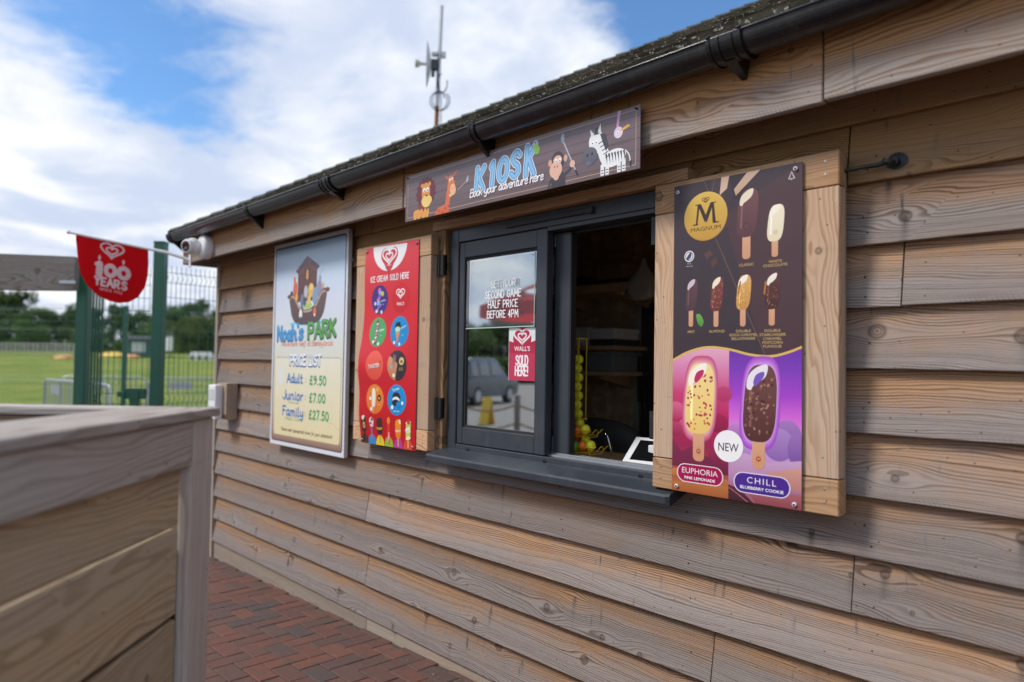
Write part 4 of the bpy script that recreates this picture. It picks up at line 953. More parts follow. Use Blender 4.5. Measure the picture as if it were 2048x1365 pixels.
# ------------------------------------------------------------------ red banner on the left-hand shutter
W, H = .492, 1.052
c = Canvas(W, H, .00035)
c.bands(0, 1, [(0, 'd9404a'), (.3, 'd3242f'), (.62, 'cf2430'), (.8, 'c30d1c'), (1, 'bd0a18')])
x, y = c.P(.475, 0); rx, ry = .158, .139
c.poly([(x + rx * math.cos(R(a)) * (1 if True else 0), y + max(-ry, ry * math.sin(R(a)))) for a in range(180, 361, 8)], 'eceaec', raw=True)
hp = []
for i in range(40):
    t = math.pi * 2 * i / 40; X = 16 * math.sin(t) ** 3; Y = 13 * math.cos(t) - 5 * math.cos(2 * t) - 2 * math.cos(3 * t) - math.cos(4 * t)
    hp.append((x + X * .0049, c.h * (1 - .067) + Y * .0046 + (-.012 if Y < -8 else 0)))
c.poly(hp, 'c93440', raw=True); c.heart(.475, .060, .122, 'f0e6e8'); c.text("WALL'S", .475, .107, .0085, 'f3eaec', bold=.02)
c.hand('ICE CREAM SOLD HERE', .125, .180, .029, .0048, 'f4eef0', width=.352, rise=.0, track=.2)
RC = .078
def disk(u, v, k1, k2=None, r=RC): c.ell(u, v, r, r, k1, k2, n=40)
disk(.305, .272, '3a2f78', '4a2f86')
for i in range(6): c.ell(.30 + .02 * math.sin(i * 1.4), .225 + i * .016, .017, .012, ('d66bb0', '6fc0dc', '8a5ac0')[i % 3], rot=25)
c.stroke([(.28, .315), (.285, .335)], .007, 'd9a98a'); c.ell(.365, .243, .013, .013, 'd8c04a'); c.text('TWISTER', .372, .283, .010, 'e8e6f0', rot=6, bold=.02, width=.045); c.ell(.22, .29, .010, .010, 'cfd6ee'); c.ell(.255, .33, .010, .010, 'cfd6ee'); c.ell(.345, .335, .010, .010, 'cfd6ee'); c.text('MIXED BERRIES', .36, .30, .0045, 'e8e6f0', width=.04)
disk(.695, .271, 'd2232f', 'c31a27'); c.heart(.695, .252, .070, 'f6eef0'); c.text("WALL'S", .695, .308, .0155, 'f6eef0', bold=.03, width=.064)
disk(.298, .436, '58a868', '4a9c5c')
c.stroke([(.265, .49), (.288, .385)], .022, '7a3a52'); 
for i in range(6): c.ell(.265 + i * .0042, .48 - i * .017, .010, .006, ('d88aa8', 'f0e0e6')[i % 2], rot=30)
c.text('Calippo', .365, .43, .013, 'f4f4f4', rot=10, bold=.02, width=.05, shear=.2); c.text('COLA', .36, .455, .006, 'f4f4f4'); c.ell(.235, .485, .009, .009, 'dfeedd'); c.ell(.33, .495, .009, .009, 'dfeedd')
disk(.695, .436, '1590cf', '0f84c4')
c.poly([(.625, .435), (.705, .435), (.67, .505)], 'cf9a62', 'b57a45'); c.ell(.665, .415, .026, .024, '3c2a28'); c.ell(.665, .425, .022, .014, 'b9dcc8'); c.ell(.65, .402, .010, .012, '241a1a'); c.ell(.685, .40, .010, .012, '241a1a')
c.text('Cornetto', .765, .42, .012, 'f4f4f8', rot=18, bold=.02, width=.05, shear=.2); c.text('MINT', .755, .458, .006, 'f4f4f8'); c.ell(.62, .49, .009, .009, 'd0e6f4'); c.ell(.71, .498, .009, .009, 'd0e6f4')
disk(.300, .603, 'e8604e', 'e0523f'); c.text('TWISTER', .300, .618, .022, '8a2a28', rot=7, bold=.05, width=.102); c.text('TWISTER', .296, .616, .022, 'f6f0ee', rot=7, bold=.03, width=.100); c.stroke([(.39, .588), (.42, .584)], .003, '8a2a28')
disk(.690, .602, '3c2f38', '352a33')
x, y = c.P(.69, .602)
c.poly([(x + RC * math.cos(R(a)), y + RC * math.sin(R(a))) for a in range(140, 262, 8)] + [(x + .005, y + .01)], 'd39a72', 'c07e54', raw=True); c.poly([(.62, .545), (.68, .55), (.66, .60), (.61, .63)], '6a4a52', 'caa08a'); c.ell(.765, .58, .020, .020, 'd8bc7c'); c.text('M', .765, .589, .016, '3a2a22', bold=.03); c.text('DOUBLE', .76, .616, .006, 'd8bc7c'); c.text('CARAMEL', .76, .625, .006, 'd8bc7c'); c.ell(.64, .65, .010, .010, 'f2efe8'); c.ell(.60, .61, .008, .008, '8fb7d8')
disk(.300, .772, 'e8873a', 'd96a24'); bar_w = c
c.poly([(.245, .735), (.265, .718), (.30, .722), (.312, .745), (.305, .80), (.28, .815), (.248, .805)], 'f0ead8', 'e3dcc6', smooth=True); c.stroke([(.278, .815), (.278, .84)], .012, 'c9946a')
c.ell(.375, .765, .018, .018, '4a2a1a'); c.text('M', .375, .773, .015, 'd8b25c', bold=.03); c.text('WHITE', .372, .80, .006, 'f4e0c8'); c.ell(.345, .724, .010, .010, 'e8c23a'); c.ell(.24, .822, .010, .010, 'f4ece0'); c.ell(.215, .77, .009, .009, 'f4ece0')
disk(.685, .768, '1c92d4', '1486c6'); c.ell(.68, .755, .034, .025, '2a2226'); c.ell(.675, .768, .030, .016, 'e9e6e2'); c.ell(.675, .782, .033, .017, '2a2226'); c.ell(.72, .79, .018, .016, '1688c8')
c.text('Cornetto', .675, .722, .014, 'f4f4f8', rot=12, bold=.02, width=.058, shear=.2); c.text('SANDWICH', .685, .826, .007, 'f4f4f8', bold=.02); c.ell(.615, .805, .011, .011, 'e8eef4'); c.ell(.78, .782, .009, .009, 'e8eef4')
for i, (u, k) in enumerate(((.085, '4a2f26'), (.235, '2d86c8'), (.385, 'e3c616'), (.545, '86b836'), (.715, 'b23a94'), (.88, 'd8482a'))):
    x, y = c.P(u, 1); c.poly([(x + .038 * math.cos(R(a)), y + .001 + .052 * math.sin(R(a))) for a in range(0, 181, 12)], k, raw=True)
def pop(u, v0, v1, wd, k1, k2, rot=0): c.poly([(u - wd, v0 + .02), (u - wd * .6, v0 + .004), (u + wd * .6, v0), (u + wd, v0 + .018), (u + wd * .9, v1 - .015), (u, v1), (u - wd * .9, v1 - .012)], k1, k2, smooth=True)
pop(.085, .86, .945, .045, '46302c', '35221f'); c.poly([(.05, .868), (.09, .858), (.11, .862), (.075, .885)], 'e8dcc6', smooth=True); c.ell(.09, .908, .013, .018, 'c9a45c'); c.text('M', .09, .914, .011, '3a2a22', bold=.04); c.stroke([(.085, .948), (.085, .985)], .011, '3a2018')
c.poly([(.205, .91), (.265, .91), (.237, .985)], '9a4a6a', 'b8788a'); c.ell(.235, .885, .020, .022, 'e6d6d0'); c.ell(.245, .875, .010, .008, '7a3a3a'); c.ell(.222, .895, .009, .006, '4a2a2a'); c.ell(.24, .905, .017, .008, 'd8c2c0')
pop(.385, .862, .948, .052, '4a2a2a', '35201f'); c.text('Feast', .385, .922, .016, 'f0d42a', rot=8, bold=.03, width=.045); c.stroke([(.385, .95), (.385, .985)], .010, 'c9946a')
c.stroke([(.55, .87), (.545, .975)], .024, 'd83a2a'); c.ell(.552, .872, .014, .018, 'e8862a'); c.text('Calippo', .553, .955, .013, 'f4f4f0', rot=84, bold=.03, width=.052)
pop(.715, .862, .955, .046, 'ee9a2a', 'e0761a'); c.poly([(.73, .862), (.755, .865), (.76, .882), (.74, .88)], 'f4e6c0', smooth=True); c.text('Solero', .715, .921, .013, 'f4f0e0', rot=8, bold=.03, width=.044); c.stroke([(.715, .955), (.715, .988)], .010, 'd8a878')
for i in range(6): c.ell(.885 + .004 * (i % 2), .872 + i * .0145, .021, .0095, ('d5de8a', 'b6cf5a', 'e6e6b4')[i % 3], rot=14)
c.ell(.89, .868, .012, .014, 'c23a52'); c.text('TWISTER', .885, .916, .012, 'f0f0f0', rot=4, bold=.06, width=.046); c.stroke([(.885, .96), (.885, .988)], .010, 'd8a878')
def bow(x, y):
    t = 1 - y / 1.052
    a = math.exp(-((t - .60) / .13) ** 2) * .038 + math.exp(-((t - .86) / .12) ** 2) * .024 + math.exp(-((t - .22) / .12) ** 2) * .007
    return a * max(0., 1 - x / .492) ** .8 + .003 * math.sin(t * 19) * (1 - x / .492)
panel('ice_cream_banner', 'red ice cream banner with eight round pictures on the left-hand shutter', 'banner', -3.417, -2.925, 1.06, 2.112, -.0865, .0015, M_card_dark, c, M_ink, [(.03, .02), (.97, .02), (.035, .985), (.965, .985)], M_screw, bow, .018)

# ------------------------------------------------------------------ price list board
W, H = .968, 1.326
c = Canvas(W, H)
c.rect(.0, .0, 1, 1, 'd9dce2', 'd6dae4')
c.rect(.020, .018, .980, .982, '3b4a68', '6a4a44', rad=.022)
c.rect(.0285, .0242, .9715, .9757, '7f9cb8', '8a6c62', rad=.016)
c.bands(.034, .966, [(.028, 'a6c6de'), (.16, 'c0d3e6'), (.30, 'd2d9e8'), (.45, 'd2d7d8'), (.60, 'd8d6c4'), (.80, 'd9d2b4'), (.93, 'b89a86'), (.972, '8c6f64')])
# the ark
c.ell(.5, .405, .24, .018, '7fc4dc'); c.ell(.5, .412, .20, .012, 'a9dcea')
hull = [(.245, .275), (.30, .262), (.40, .325), (.5, .338), (.60, .318), (.69, .252), (.75, .258), (.74, .31), (.71, .365), (.64, .402), (.5, .412), (.36, .405), (.29, .372), (.262, .325)]
c.poly([(.36, .15), (.62, .15), (.62, .30), (.36, .30)], '6a3f3a', '55342f'); c.poly([(.325, .15), (.484, .083), (.655, .142), (.62, .158), (.49, .108), (.365, .165)], '7a5258', '6a4046'); c.poly([(.365, .165), (.49, .108), (.62, .158)], '8a5a52', '7a4a44')
c.rect(.455, .145, .525, .20, '4a2a28'); c.ell(.49, .175, .018, .03, 'd8964a'); c.ell(.49, .158, .014, .014, 'e0a95a')
for u in (.385, .43, .55, .595): c.stroke([(u, .17), (u, .29)], .006, '4a2c2a', cap=False)
for u, v, rx, ry, k in ((.325, .235, .03, .05, 'd4663a'), (.315, .19, .016, .022, 'd9703f'), (.34, .285, .035, .045, '8a3a32'), (.345, .275, .018, .028, 'e3a23c'), (.43, .30, .03, .05, '6f7890'), (.475, .255, .025, .04, 'b9bcc8'), (.545, .25, .038, .045, 'e0b04c'), (.55, .235, .022, .02, 'e8c878'), (.60, .28, .035, .055, '7f9ab8'), (.655, .245, .03, .06, '8a8fae'), (.66, .20, .018, .022, '9aa0bc'), (.70, .25, .015, .04, 'd7a64a'), (.275, .265, .022, .03, '3a3538'), (.50, .32, .06, .02, '9cc45a'), (.46, .30, .02, .03, '4b4e60'), (.52, .295, .022, .035, 'e2b95a')): c.ell(u, v, rx, ry, k)
for a, b_ in (((.30, .165), (.285, .135)), ((.66, .18), (.70, .155)), ((.52, .12), (.54, .085)), ((.42, .12), (.39, .095)), ((.37, .14), (.35, .12)), ((.62, .14), (.64, .10))): c.stroke([a, b_], .004, '9a9aa2')
c.poly(hull, '6b4f4c', '50393a', smooth=True)
c.stroke([(.25, .278), (.31, .275), (.40, .335), (.5, .348), (.60, .33), (.685, .268), (.745, .262)], .014, 'b79a80', smooth=True)
for v in (.36, .375, .39): c.stroke([(.32, v), (.68, v - .004)], .002, '46302f')
c.ell(.242, .27, .028, .014, '6b4a42'); c.ell(.757, .256, .03, .014, '6b4a42')
c.rect(.375, .338, .445, .385, '3a2a2a'); c.ell(.41, .36, .022, .032, 'e6e6e2'); c.ell(.41, .378, .012, .010, '44444a'); c.rect(.565, .328, .635, .378, '4a2a28'); c.ell(.60, .352, .022, .03, 'c96a5a'); c.ell(.60, .368, .012, .010, 'e8d0c4')
# lettering
def outl(txt, u, v, size, wd, k, ko, **kw):
    c.hand(txt, u, v + .0035, size, wd * 1.75, ko, **kw); c.hand(txt, u, v, size, wd, k, **kw)
outl('Noah', .082, .480, .088, .017, '3f9ad6', '2b5f96', track=.14, width=.268); outl("'", .372, .470, .088, .016, '3f9ad6', '2b5f96'); outl('s', .395, .476, .092, .017, '3f9ad6', '2b5f96', width=.062)
outl('PARK', .525, .476, .092, .019, '57a04a', '23502e', track=.18, width=.335, rise=.05)
c.hand('Adventure Golf at Barleylands', .14, .512, .032, .0050, 'd2693c', track=.06, width=.68, slant=.15)
c.rect(.052, .566, .948, .952, '9d8f7c', rad=.022); c.rect(.056, .569, .944, .949, 'e3dfcc', 'e2d3a4', rad=.019)
c.ell(.15, .66, .045, .06, 'dfe0dc')
outl('PRICE LIST', .278, .602, .062, .0125, 'eef3f8', '2c4f86', track=.14, width=.405)
for (nm, pr, v, u0, wn, wp) in (('Adult', '£9.50', .690, .238, .215, .205), ('Junior', '£7.00', .772, .185, .280, .200), ('Family', '£27.50', .850, .187, .285, .245)):
    c.hand(nm, u0, v, .058, .0125, '3b74b8', track=.13, width=wn); c.hand(':', .50, v - .004, .05, .008, '4b8f6a')
    c.hand(pr, .56, v + .004, .050, .0135, 'bcd6a8', track=.16, width=wp); c.hand(pr, .558, v, .050, .0105, '3f8f58', track=.16, width=wp)
c.hand('12 and under', .265, .790, .015, .0026, '5d9a64', width=.15); c.hand('2 Adults 2 Children', .215, .871, .020, .0030, '5d9a64', width=.25)
c.hand('Please wear appropriate shoes for your adventure!', .165, .926, .021, .0032, '5a4a3e', width=.67, track=.05, slant=.25)
c.stroke([(.80, .862), (.86, .858), (.93, .885)], .002, 'b9a684', smooth=True)
panel('price_list_board', 'pale price list board with an ark picture and white border, left of the red banner', 'price board', -4.652, -3.684, .941, 2.265, -.042, .024, M_card, c, M_ink_gloss)

# ------------------------------------------------------------------ long name sign on the fascia
W, H = 1.372, .217
c = Canvas(W, H)
c.rect(0, 0, 1, 1, '7d6c70', '6d5b5d')
for i in range(52):
    v = rp.uniform(.0, 1); u = rp.uniform(0, .75); l = rp.uniform(.1, .35)
    c.stroke([(u, v), (u + l * .5, v + rp.uniform(-.02, .02)), (min(1, u + l), v + rp.uniform(-.02, .02))], rp.uniform(.0008, .0022), rp.choice(['75646a', '695759', '82727a', '604f50']), smooth=True, cap=False)
for v in (.165, .34, .52, .70, .87): c.stroke([(0, v), (1, v)], .0014, '4e3f41', cap=False)
for a, b_ in (((.014, .06), (.987, .06)), ((.987, .06), (.987, .93)), ((.987, .93), (.014, .93)), ((.014, .93), (.014, .06))): c.stroke([a, b_], .0026, 'c49b78')
# lion
c.rect(.048, .80, .138, .97, 'e5a44e', 'd98a3c', rad=.017)
for u in (.058, .080, .107, .126): c.rect(u - .008, .90, u + .008, .998, 'e0a04c', rad=.004)
mane = [(.117 + .058 * math.cos(R(a)) * (1 if (a // 12) % 2 else .86), .46 + .335 * math.sin(R(a)) * (1 if (a // 12) % 2 else .88)) for a in range(0, 360, 12)]
c.poly(mane, '6e3038'); c.poly([(.075, .72), (.085, .84), (.095, .76), (.105, .87), (.115, .78), (.125, .86), (.135, .74), (.115, .68)], '8a3a36')
c.ell(.096, .30, .011, .010, 'dd9a4a'); c.ell(.137, .30, .011, .010, 'dd9a4a'); c.ell(.117, .46, .032, .044, 'e39b48', 'dc8c3c'); c.ell(.122, .645, .040, .026, 'eccb78'); c.ell(.122, .72, .028, .014, 'eccb78')
for u in (.108, .126): c.ell(u, .41, .0105, .0105, 'eef2f6'); c.ell(u + .001, .425, .004, .004, '2a2a30')
c.poly([(.113, .52), (.133, .52), (.123, .565)], '4a2c26')
# giraffe
c.poly([(.165, 1.0), (.185, .86), (.225, .82), (.245, .9), (.245, 1.0)], 'd9724a', 'd0603c'); c.poly([(.222, .86), (.237, .40), (.258, .40), (.247, .86)], 'dd7a4c', 'd66c42')
c.ell(.250, .355, .018, .022, 'de7f4e', rot=-10); c.poly([(.256, .30), (.274, .40), (.272, .50), (.255, .45)], 'dd7a4c'); c.ell(.263, .555, .0205, .026, 'eeb98c', rot=15); c.ell(.252, .66, .011, .008, 'eeb98c')
for p_ in (((.236, .30), (.222, .24)), ((.266, .27), (.284, .19))): c.stroke(p_, .010, 'd6704a', wd2=.005)
for p_ in (((.246, .27), (.243, .19)), ((.256, .26), (.257, .17))): c.stroke(p_, .0035, 'c9603c')
for u, v in ((.248, .345), (.260, .33)): c.ell(u, v, .0065, .0065, 'f0f2f4'); c.ell(u + .001, v + .01, .0026, .0026, '2a2a30')
c.ell(.258, .535, .0025, .003, '9a5a48'); c.ell(.270, .53, .0025, .003, '9a5a48')
for u, v in ((.19, .92), (.21, .97), (.225, .90)): c.ell(u, v, .008, .007, 'bd5034')
c.stroke([(.288, .585), (.33, .46)], .0022, 'cfc6c4'); c.poly([(.328, .47), (.334, .36), (.341, .35), (.340, .45), (.333, .48)], '8f97a2', 'c5ccd4')
# KIOSK lettering, rising baseline, white keyline
for (ch, u, v, sz, wx) in (('K', .378, .70, .092, .85), ('1', .440, .675, .094, .8), ('O', .478, .635, .086, .92), ('S', .534, .615, .094, .88), ('K', .597, .655, .112, .70)):
    for wd, k in ((.032, 'e2edf6'), (.0255, '6ea6d6')):
        c.hand(ch, u, v, sz, wd, k, wx=wx, slant=.12)
for (ch, u, v, sz, wx) in (('K', .378, .70, .092, .85), ('1', .440, .675, .094, .8), ('O', .478, .635, .086, .92), ('S', .534, .615, .094, .88), ('K', .597, .655, .112, .70)): c.hand(ch, u, v + .006, sz, .012, '8cc0e6', wx=wx, slant=.12)
c.poly([(.632, .25), (.625, .16), (.637, .135), (.648, .17), (.653, .25), (.648, .32), (.636, .32)], '9cc75a', '7dae42', smooth=True); c.ell(.631, .14, .0055, .0055, 'e8f0da'); c.ell(.643, .13, .0055, .0055, 'e8f0da'); c.ell(.631, .145, .0022, .0022, '303030'); c.ell(.643, .135, .0022, .0022, '303030')
c.hand('Book your adventure here', .351, .822, .033, .0058, '5c4c4e', track=.03, width=.438, slant=.2); c.hand('Book your adventure here', .349, .808, .033, .0050, 'f2eef0', track=.03, width=.438, slant=.2)
# monkey with a golf club
c.poly([(.697, 1.0), (.705, .80), (.72, .74), (.745, .76), (.752, .85), (.752, 1.0)], '4a4347', '423b3f'); c.stroke([(.705, .80), (.692, .93), (.688, .99)], .010, '4a4347', smooth=True); c.stroke([(.745, .82), (.765, .76), (.776, .68)], .012, '4a4347', smooth=True)
c.ell(.722, .56, .034, .040, '4e4447'); c.ell(.694, .55, .010, .013, 'd8a48e'); c.ell(.752, .53, .010, .013, 'd8a48e'); c.ell(.722, .53, .022, .018, 'e3b49e'); c.ell(.716, .69, .0325, .032, 'e3b49e'); c.ell(.718, .82, .014, .012, 'e3b49e')
for u in (.717, .731): c.ell(u, .535, .0075, .0085, 'f2f2f2'); c.ell(u, .548, .003, .003, '26262a')
c.ell(.712, .64, .003, .004, '9a6a5c'); c.ell(.722, .64, .003, .004, '9a6a5c')
c.stroke([(.742, .22), (.795, .86)], .0062, 'b4b6be'); c.stroke([(.789, .79), (.796, .87)], .0085, '3f3d44'); c.poly([(.738, .26), (.733, .16), (.738, .10), (.746, .10), (.747, .20), (.745, .26)], 'a9b6c6', '8a98aa'); c.ell(.777, .66, .013, .013, 'e3b49e')
# zebra
for u, v0 in ((.881, .80), (.897, .80), (.935, .80), (.950, .78)): c.rect(u - .006, v0, u + .006, .985, 'e8e8e8', rad=.003)
c.ell(.917, .735, .054, .030, 'ececec', rot=8); c.poly([(.86, .40), (.876, .26), (.892, .50), (.905, .66), (.885, .78), (.872, .70)], 'ececec', smooth=True)
c.poly([(.872, .28), (.890, .30), (.900, .50), (.893, .60), (.882, .45)], '4c4950'); c.ell(.855, .40, .028, .034, 'ececec', rot=12)
c.poly([(.842, .30), (.838, .16), (.853, .27)], 'e4e4e6'); c.poly([(.862, .26), (.874, .11), (.876, .27)], 'e4e4e6'); c.poly([(.851, .28), (.856, .17), (.864, .17), (.866, .28)], '4c4950')
c.poly([(.838, .43), (.872, .46), (.870, .60), (.830, .60)], 'e6e6e8'); c.ell(.838, .615, .036, .034, '6d6b74', '5c5a64'); c.ell(.833, .72, .014, .008, '6d6b74'); c.ell(.830, .585, .005, .006, '3a3840'); c.ell(.846, .58, .005, .006, '3a3840')
for u in (.847, .860): c.ell(u, .40, .0075, .0075, 'fafafa'); c.ell(u, .41, .0028, .0028, '26262a')
for i in range(7): u = .893 + i * .0095; c.poly([(u - .003, .645 + .01 * i * .2), (u + .003, .64), (u + .0045, .83), (u + .001, .73)], '3c3a40')
for i in range(5): v = .44 + i * .065; c.stroke([(.868 + i * .006, v), (.884 + i * .005, v - .03)], .0034, '3c3a40')
for u in (.881, .897, .935, .950): c.stroke([(u - .004, .90), (u + .004, .90)], .003, '3c3a40', cap=False); c.stroke([(u - .004, .945), (u + .004, .945)], .003, '3c3a40', cap=False)
c.stroke([(.955, .66), (.966, .74), (.971, .86)], .005, 'dcdcdc', smooth=True); c.ell(.972, .89, .0045, .012, '3c3a40')
# flamingo head hanging in from the top
c.stroke([(.934, .0), (.931, .15), (.928, .30)], .013, 'd7a2cf', wd2=.010); c.ell(.932, .345, .0195, .020, 'e6d3e2'); c.poly([(.935, .315), (.962, .255), (.970, .285), (.948, .335)], 'e8ae4a'); c.ell(.930, .345, .006, .006, 'fafafa'); c.ell(.930, .35, .0024, .0024, '26262a')
panel('name_sign', 'long brown sign reading KIOSK with cartoon animals, fixed to the fascia', 'sign', -2.838, -1.466, 2.162, 2.379, -.231, .004, M_card_dark, c, M_ink_gloss, [(.012, .05), (.988, .05)], M_iron)

# ------------------------------------------------------------------ window stickers
m, g, b = new_mat('clear acrylic'); M_acrylic = m; nt = m.node_tree; nt.nodes.remove(b)
tr = g.n('ShaderNodeBsdfTransparent', {0: (.93, .95, .96)}); gl = g.n('ShaderNodeBsdfGlossy', {'Color': (1, 1, 1), 'Roughness': .03}); df = g.n('ShaderNodeBsdfDiffuse', {0: (.62, .66, .74)})
a_ = g.n('ShaderNodeMixShader', {0: .05, 1: tr, 2: df}); nt.links.new(g.n('ShaderNodeMixShader', {0: g.m('ADD', g.m('MULTIPLY', g.m('POWER', g.n('ShaderNodeLayerWeight', {0: .5}, 1), 3.), .5), .06), 1: a_, 2: gl}), nt.nodes['Material Output'].inputs[0])
t = thing('window_notice', (-2.43, .01, 1.66), 'clear acrylic notice with white half price lettering on the window pane', 'notice')
mb = MB(); mb.box(-2.662, -2.203, .0085, .0115, 1.664, 1.985); mb.build('sheet', M_acrylic, t)
M_edge = flat('bright acrylic edge', (.55, .68, .64), .3)
mb = MB(); mb.box(-2.662, -2.203, .0078, .0115, 1.660, 1.6638); mb.build('lower_edge', M_edge, t); mb = MB(); mb.box(-2.2028, -2.2, .0078, .0115, 1.66, 1.985); mb.build('side_edge', M_edge, t)
c = Canvas(.459, .321)
for s_, v, wd in (('GET YOUR', .435, .165), ('SECOND GAME', .585, .238), ('HALF PRICE', .725, .198), ('BEFORE 4PM', .868, .208)): c.hand(s_, .56, v, .032, .0048, 'f4f4f6', align='c', width=wd, track=.2)
c.mesh('lettering', M_ink, t, lambda x, y, l: (-2.662 + x, .008 - l, 1.664 + y), .0002)
for u in (-2.652, -2.213): disc('screw', t, M_screw, u, .0078, 1.677, [(.004, 0), (.004, .001)], 8); disc('screw', t, M_screw, u, .0078, 1.972, [(.004, 0), (.004, .001)], 8)
c = Canvas(.172, .232)
c.rect(0, 0, 1, 1, 'dfe6e2'); c.poly([(0, .24), (.18, .27), (.82, .27), (1, .24), (1, 1), (0, 1)], 'b32a48'); c.rect(0, .48, 1, 1, 'c03a58')
c.ell(.5, .20, .058, .050, 'b32a48'); c.heart(.5, .165, .100, 'efe3e6'); c.text("WALL'S", .5, .435, .021, 'f4ecee', width=.100, bold=.02)
c.hand('SOLD', .5, .70, .040, .0075, 'f4ecee', align='c', width=.078); c.hand('HERE!', .5, .90, .040, .0075, 'f4ecee', align='c', width=.082)
c.rect(0, 0, .012, 1, 'c9c9c9')
t = thing('window_sticker', (-2.27, .015, 1.425), 'small red and white sticker reading SOLD HERE at the pane corner', 'sticker')
mb = MB(); mb.box(-2.371, -2.199, .0195, .0204, 1.424, 1.656); mb.build('backing', M_card, t)
c.mesh('artwork', M_ink, t, lambda x, y, l: (-2.371 + x, .0194 - l, 1.424 + y), .0002)
# ================================================================== THINGS FIXED TO THE KIOSK
# projecting red flag at the corner
FBs, FTp = Vector((-5.80, -.205, 2.285)), Vector((-6.30, -.93, 2.445))
flag = thing('projecting_flag', tuple(FBs), 'red projecting flag with white lettering on a white pole at the kiosk corner', 'flag')
pd = (FTp - FBs); pl_ = pd.length; pd.normalize()
mb = MB(); bend = [FBs + Vector((.02, .012, -.03)), FBs + pd * .03 + Vector((0, 0, -.018)), FBs + pd * .18, FBs + pd * .42, FTp]
mb.tube(bend, [.011, .012, .012, .0115, .0105], 12); mb.build('pole', M_white, flag, smooth=50)
mb = MB(); mb.sphere(FTp, .016, 12, 8); mb.build('pole_end', M_white, flag, smooth=True)
mb = MB(); mb.box(-.02, .02, -.008, .0, -.05, .05, Matrix.Translation((FBs.x + .012, FY - .0045, FBs.z - .03))); mb.build('wall_bracket', M_white, flag, bevel=.003)
W, H = .535, .475
c = Canvas(W, H, .0009)
outline = [(0, 0), (.02, .18), (.055, .42), (.11, .62), (.20, .78), (.34, .91), (.50, .965), (.62, .97), (.76, .92), (.88, .81), (.97, .62), (1., .42), (1., .22), (.985, 0)]
c.poly(outline[0:1] + [(.005, .09)] + outline[1:], 'e4101c', 'dc0d18')
c.heart(.5, .155, .165, 'f4eaec')
for u in (.335, .665): c.poly([(u, .255), (u - .018, .30), (u, .335), (u + .018, .30)], 'f4eaec', smooth=True); c.stroke([(u, .33), (u, .36)], .005, 'f4eaec')
c.stroke([(.345, .40), (.345, .565)], .048, 'f4eaec'); c.stroke([(.30, .41), (.33, .385)], .026, 'f4eaec')
for u in (.495, .675):
    x, y = c.P(u, .475); pts = [(x + .034 * math.cos(R(a)), y + .038 * math.sin(R(a))) for a in range(0, 361, 15)]; c.stroke(pts, .034, 'f4eaec', raw=True)
c.hand('YEARS', .30, .735, .058, .017, 'f4eaec', width=.225, track=.22)
c.text('SINCE 1922', .515, .815, .020, 'f4eaec', width=.165, bold=.02)
u_ = Vector((-pd.x, -pd.y, -pd.z)); nrm = Vector((u_.y, -u_.x, 0)).normalized()   # flag runs from the tip back towards the wall
if nrm.dot(CAM - FBs) < 0: nrm = -nrm
fo = FTp + u_ * .055
def flagpt(x, y, l):
    d = H - y; p = fo + u_ * x + Vector((0, 0, -1)) * (d + .004) - u_ * (d * .03)
    return p + nrm * (l + .018 * math.sin(x * 9 + d * 3) * (d / H) + .006 * math.sin(x * 21 + 1))
mcl = ink('red flag cloth', .7, .15)
nt = mcl.node_tree; g = NT(nt); pb_ = next(n_ for n_ in nt.nodes if n_.type == 'BSDF_PRINCIPLED'); tr = g.n('ShaderNodeBsdfTranslucent', {0: pb_.inputs['Base Color'].links[0].from_socket}); nt.links.new(g.n('ShaderNodeMixShader', {0: .45, 1: pb_.outputs[0], 2: tr}), nt.nodes['Material Output'].inputs[0])
fc = c.mesh('cloth', mcl, flag, flagpt, .0004, .02)
# back of the cloth
c2_ = Canvas(W, H); c2_.poly(outline[0:1] + [(.005, .09)] + outline[1:], 'c81018', 'c01018'); c2_.mesh('cloth_back', mcl, flag, flagpt, -.0012, .02)

# turret camera on the fascia corner
cctv = thing('security_camera', (-5.46, FY - .004, 2.30), 'white turret security camera on the fascia corner above the flag pole', 'camera')
cb = Vector((-5.40, FY - .0045, 2.318)); Ry = Matrix.Translation(cb) @ Matrix.Rotation(math.pi / 2, 4, 'X')
mb = MB(); mb.lathe([(.084, 0), (.087, .008), (.087, .05), (.080, .062), (.066, .068)], Ry, 32); mb.build('base', M_white, cctv, smooth=40)
bc = cb + Vector((-.035, -.105, 0))
mb = MB(); mb.sphere(bc, .062, 24, 16); ball = mb.build('ball', M_white, cctv, smooth=True)
ldir = Vector((.38, -.91, -.12)).normalized(); Lm = Matrix.Translation(bc) @ ldir.to_track_quat('Z', 'Y').to_matrix().to_4x4()
mb = MB(); mb.lathe([(.050, .035), (.052, .054), (.047, .064), (.041, .066)], Lm, 24); mb.build('shroud', M_white, cctv, smooth=40)
mb = MB(); mb.lathe([(.041, .0645), (.037, .0685), (.012, .0695)], Lm, 24); lens = mb.build('lens', flat('dark lens window', (.012, .012, .014), .08, coat=1), cctv, smooth=40)
mb = MB()
for a in (-.5, 0, .5): mb.lathe([(.004, .0690), (.003, .071)], Lm @ Matrix.Translation((.018 * math.sin(a), -.014 * math.cos(a), 0)), 8)
mb.build('diodes', M_steel, lens)

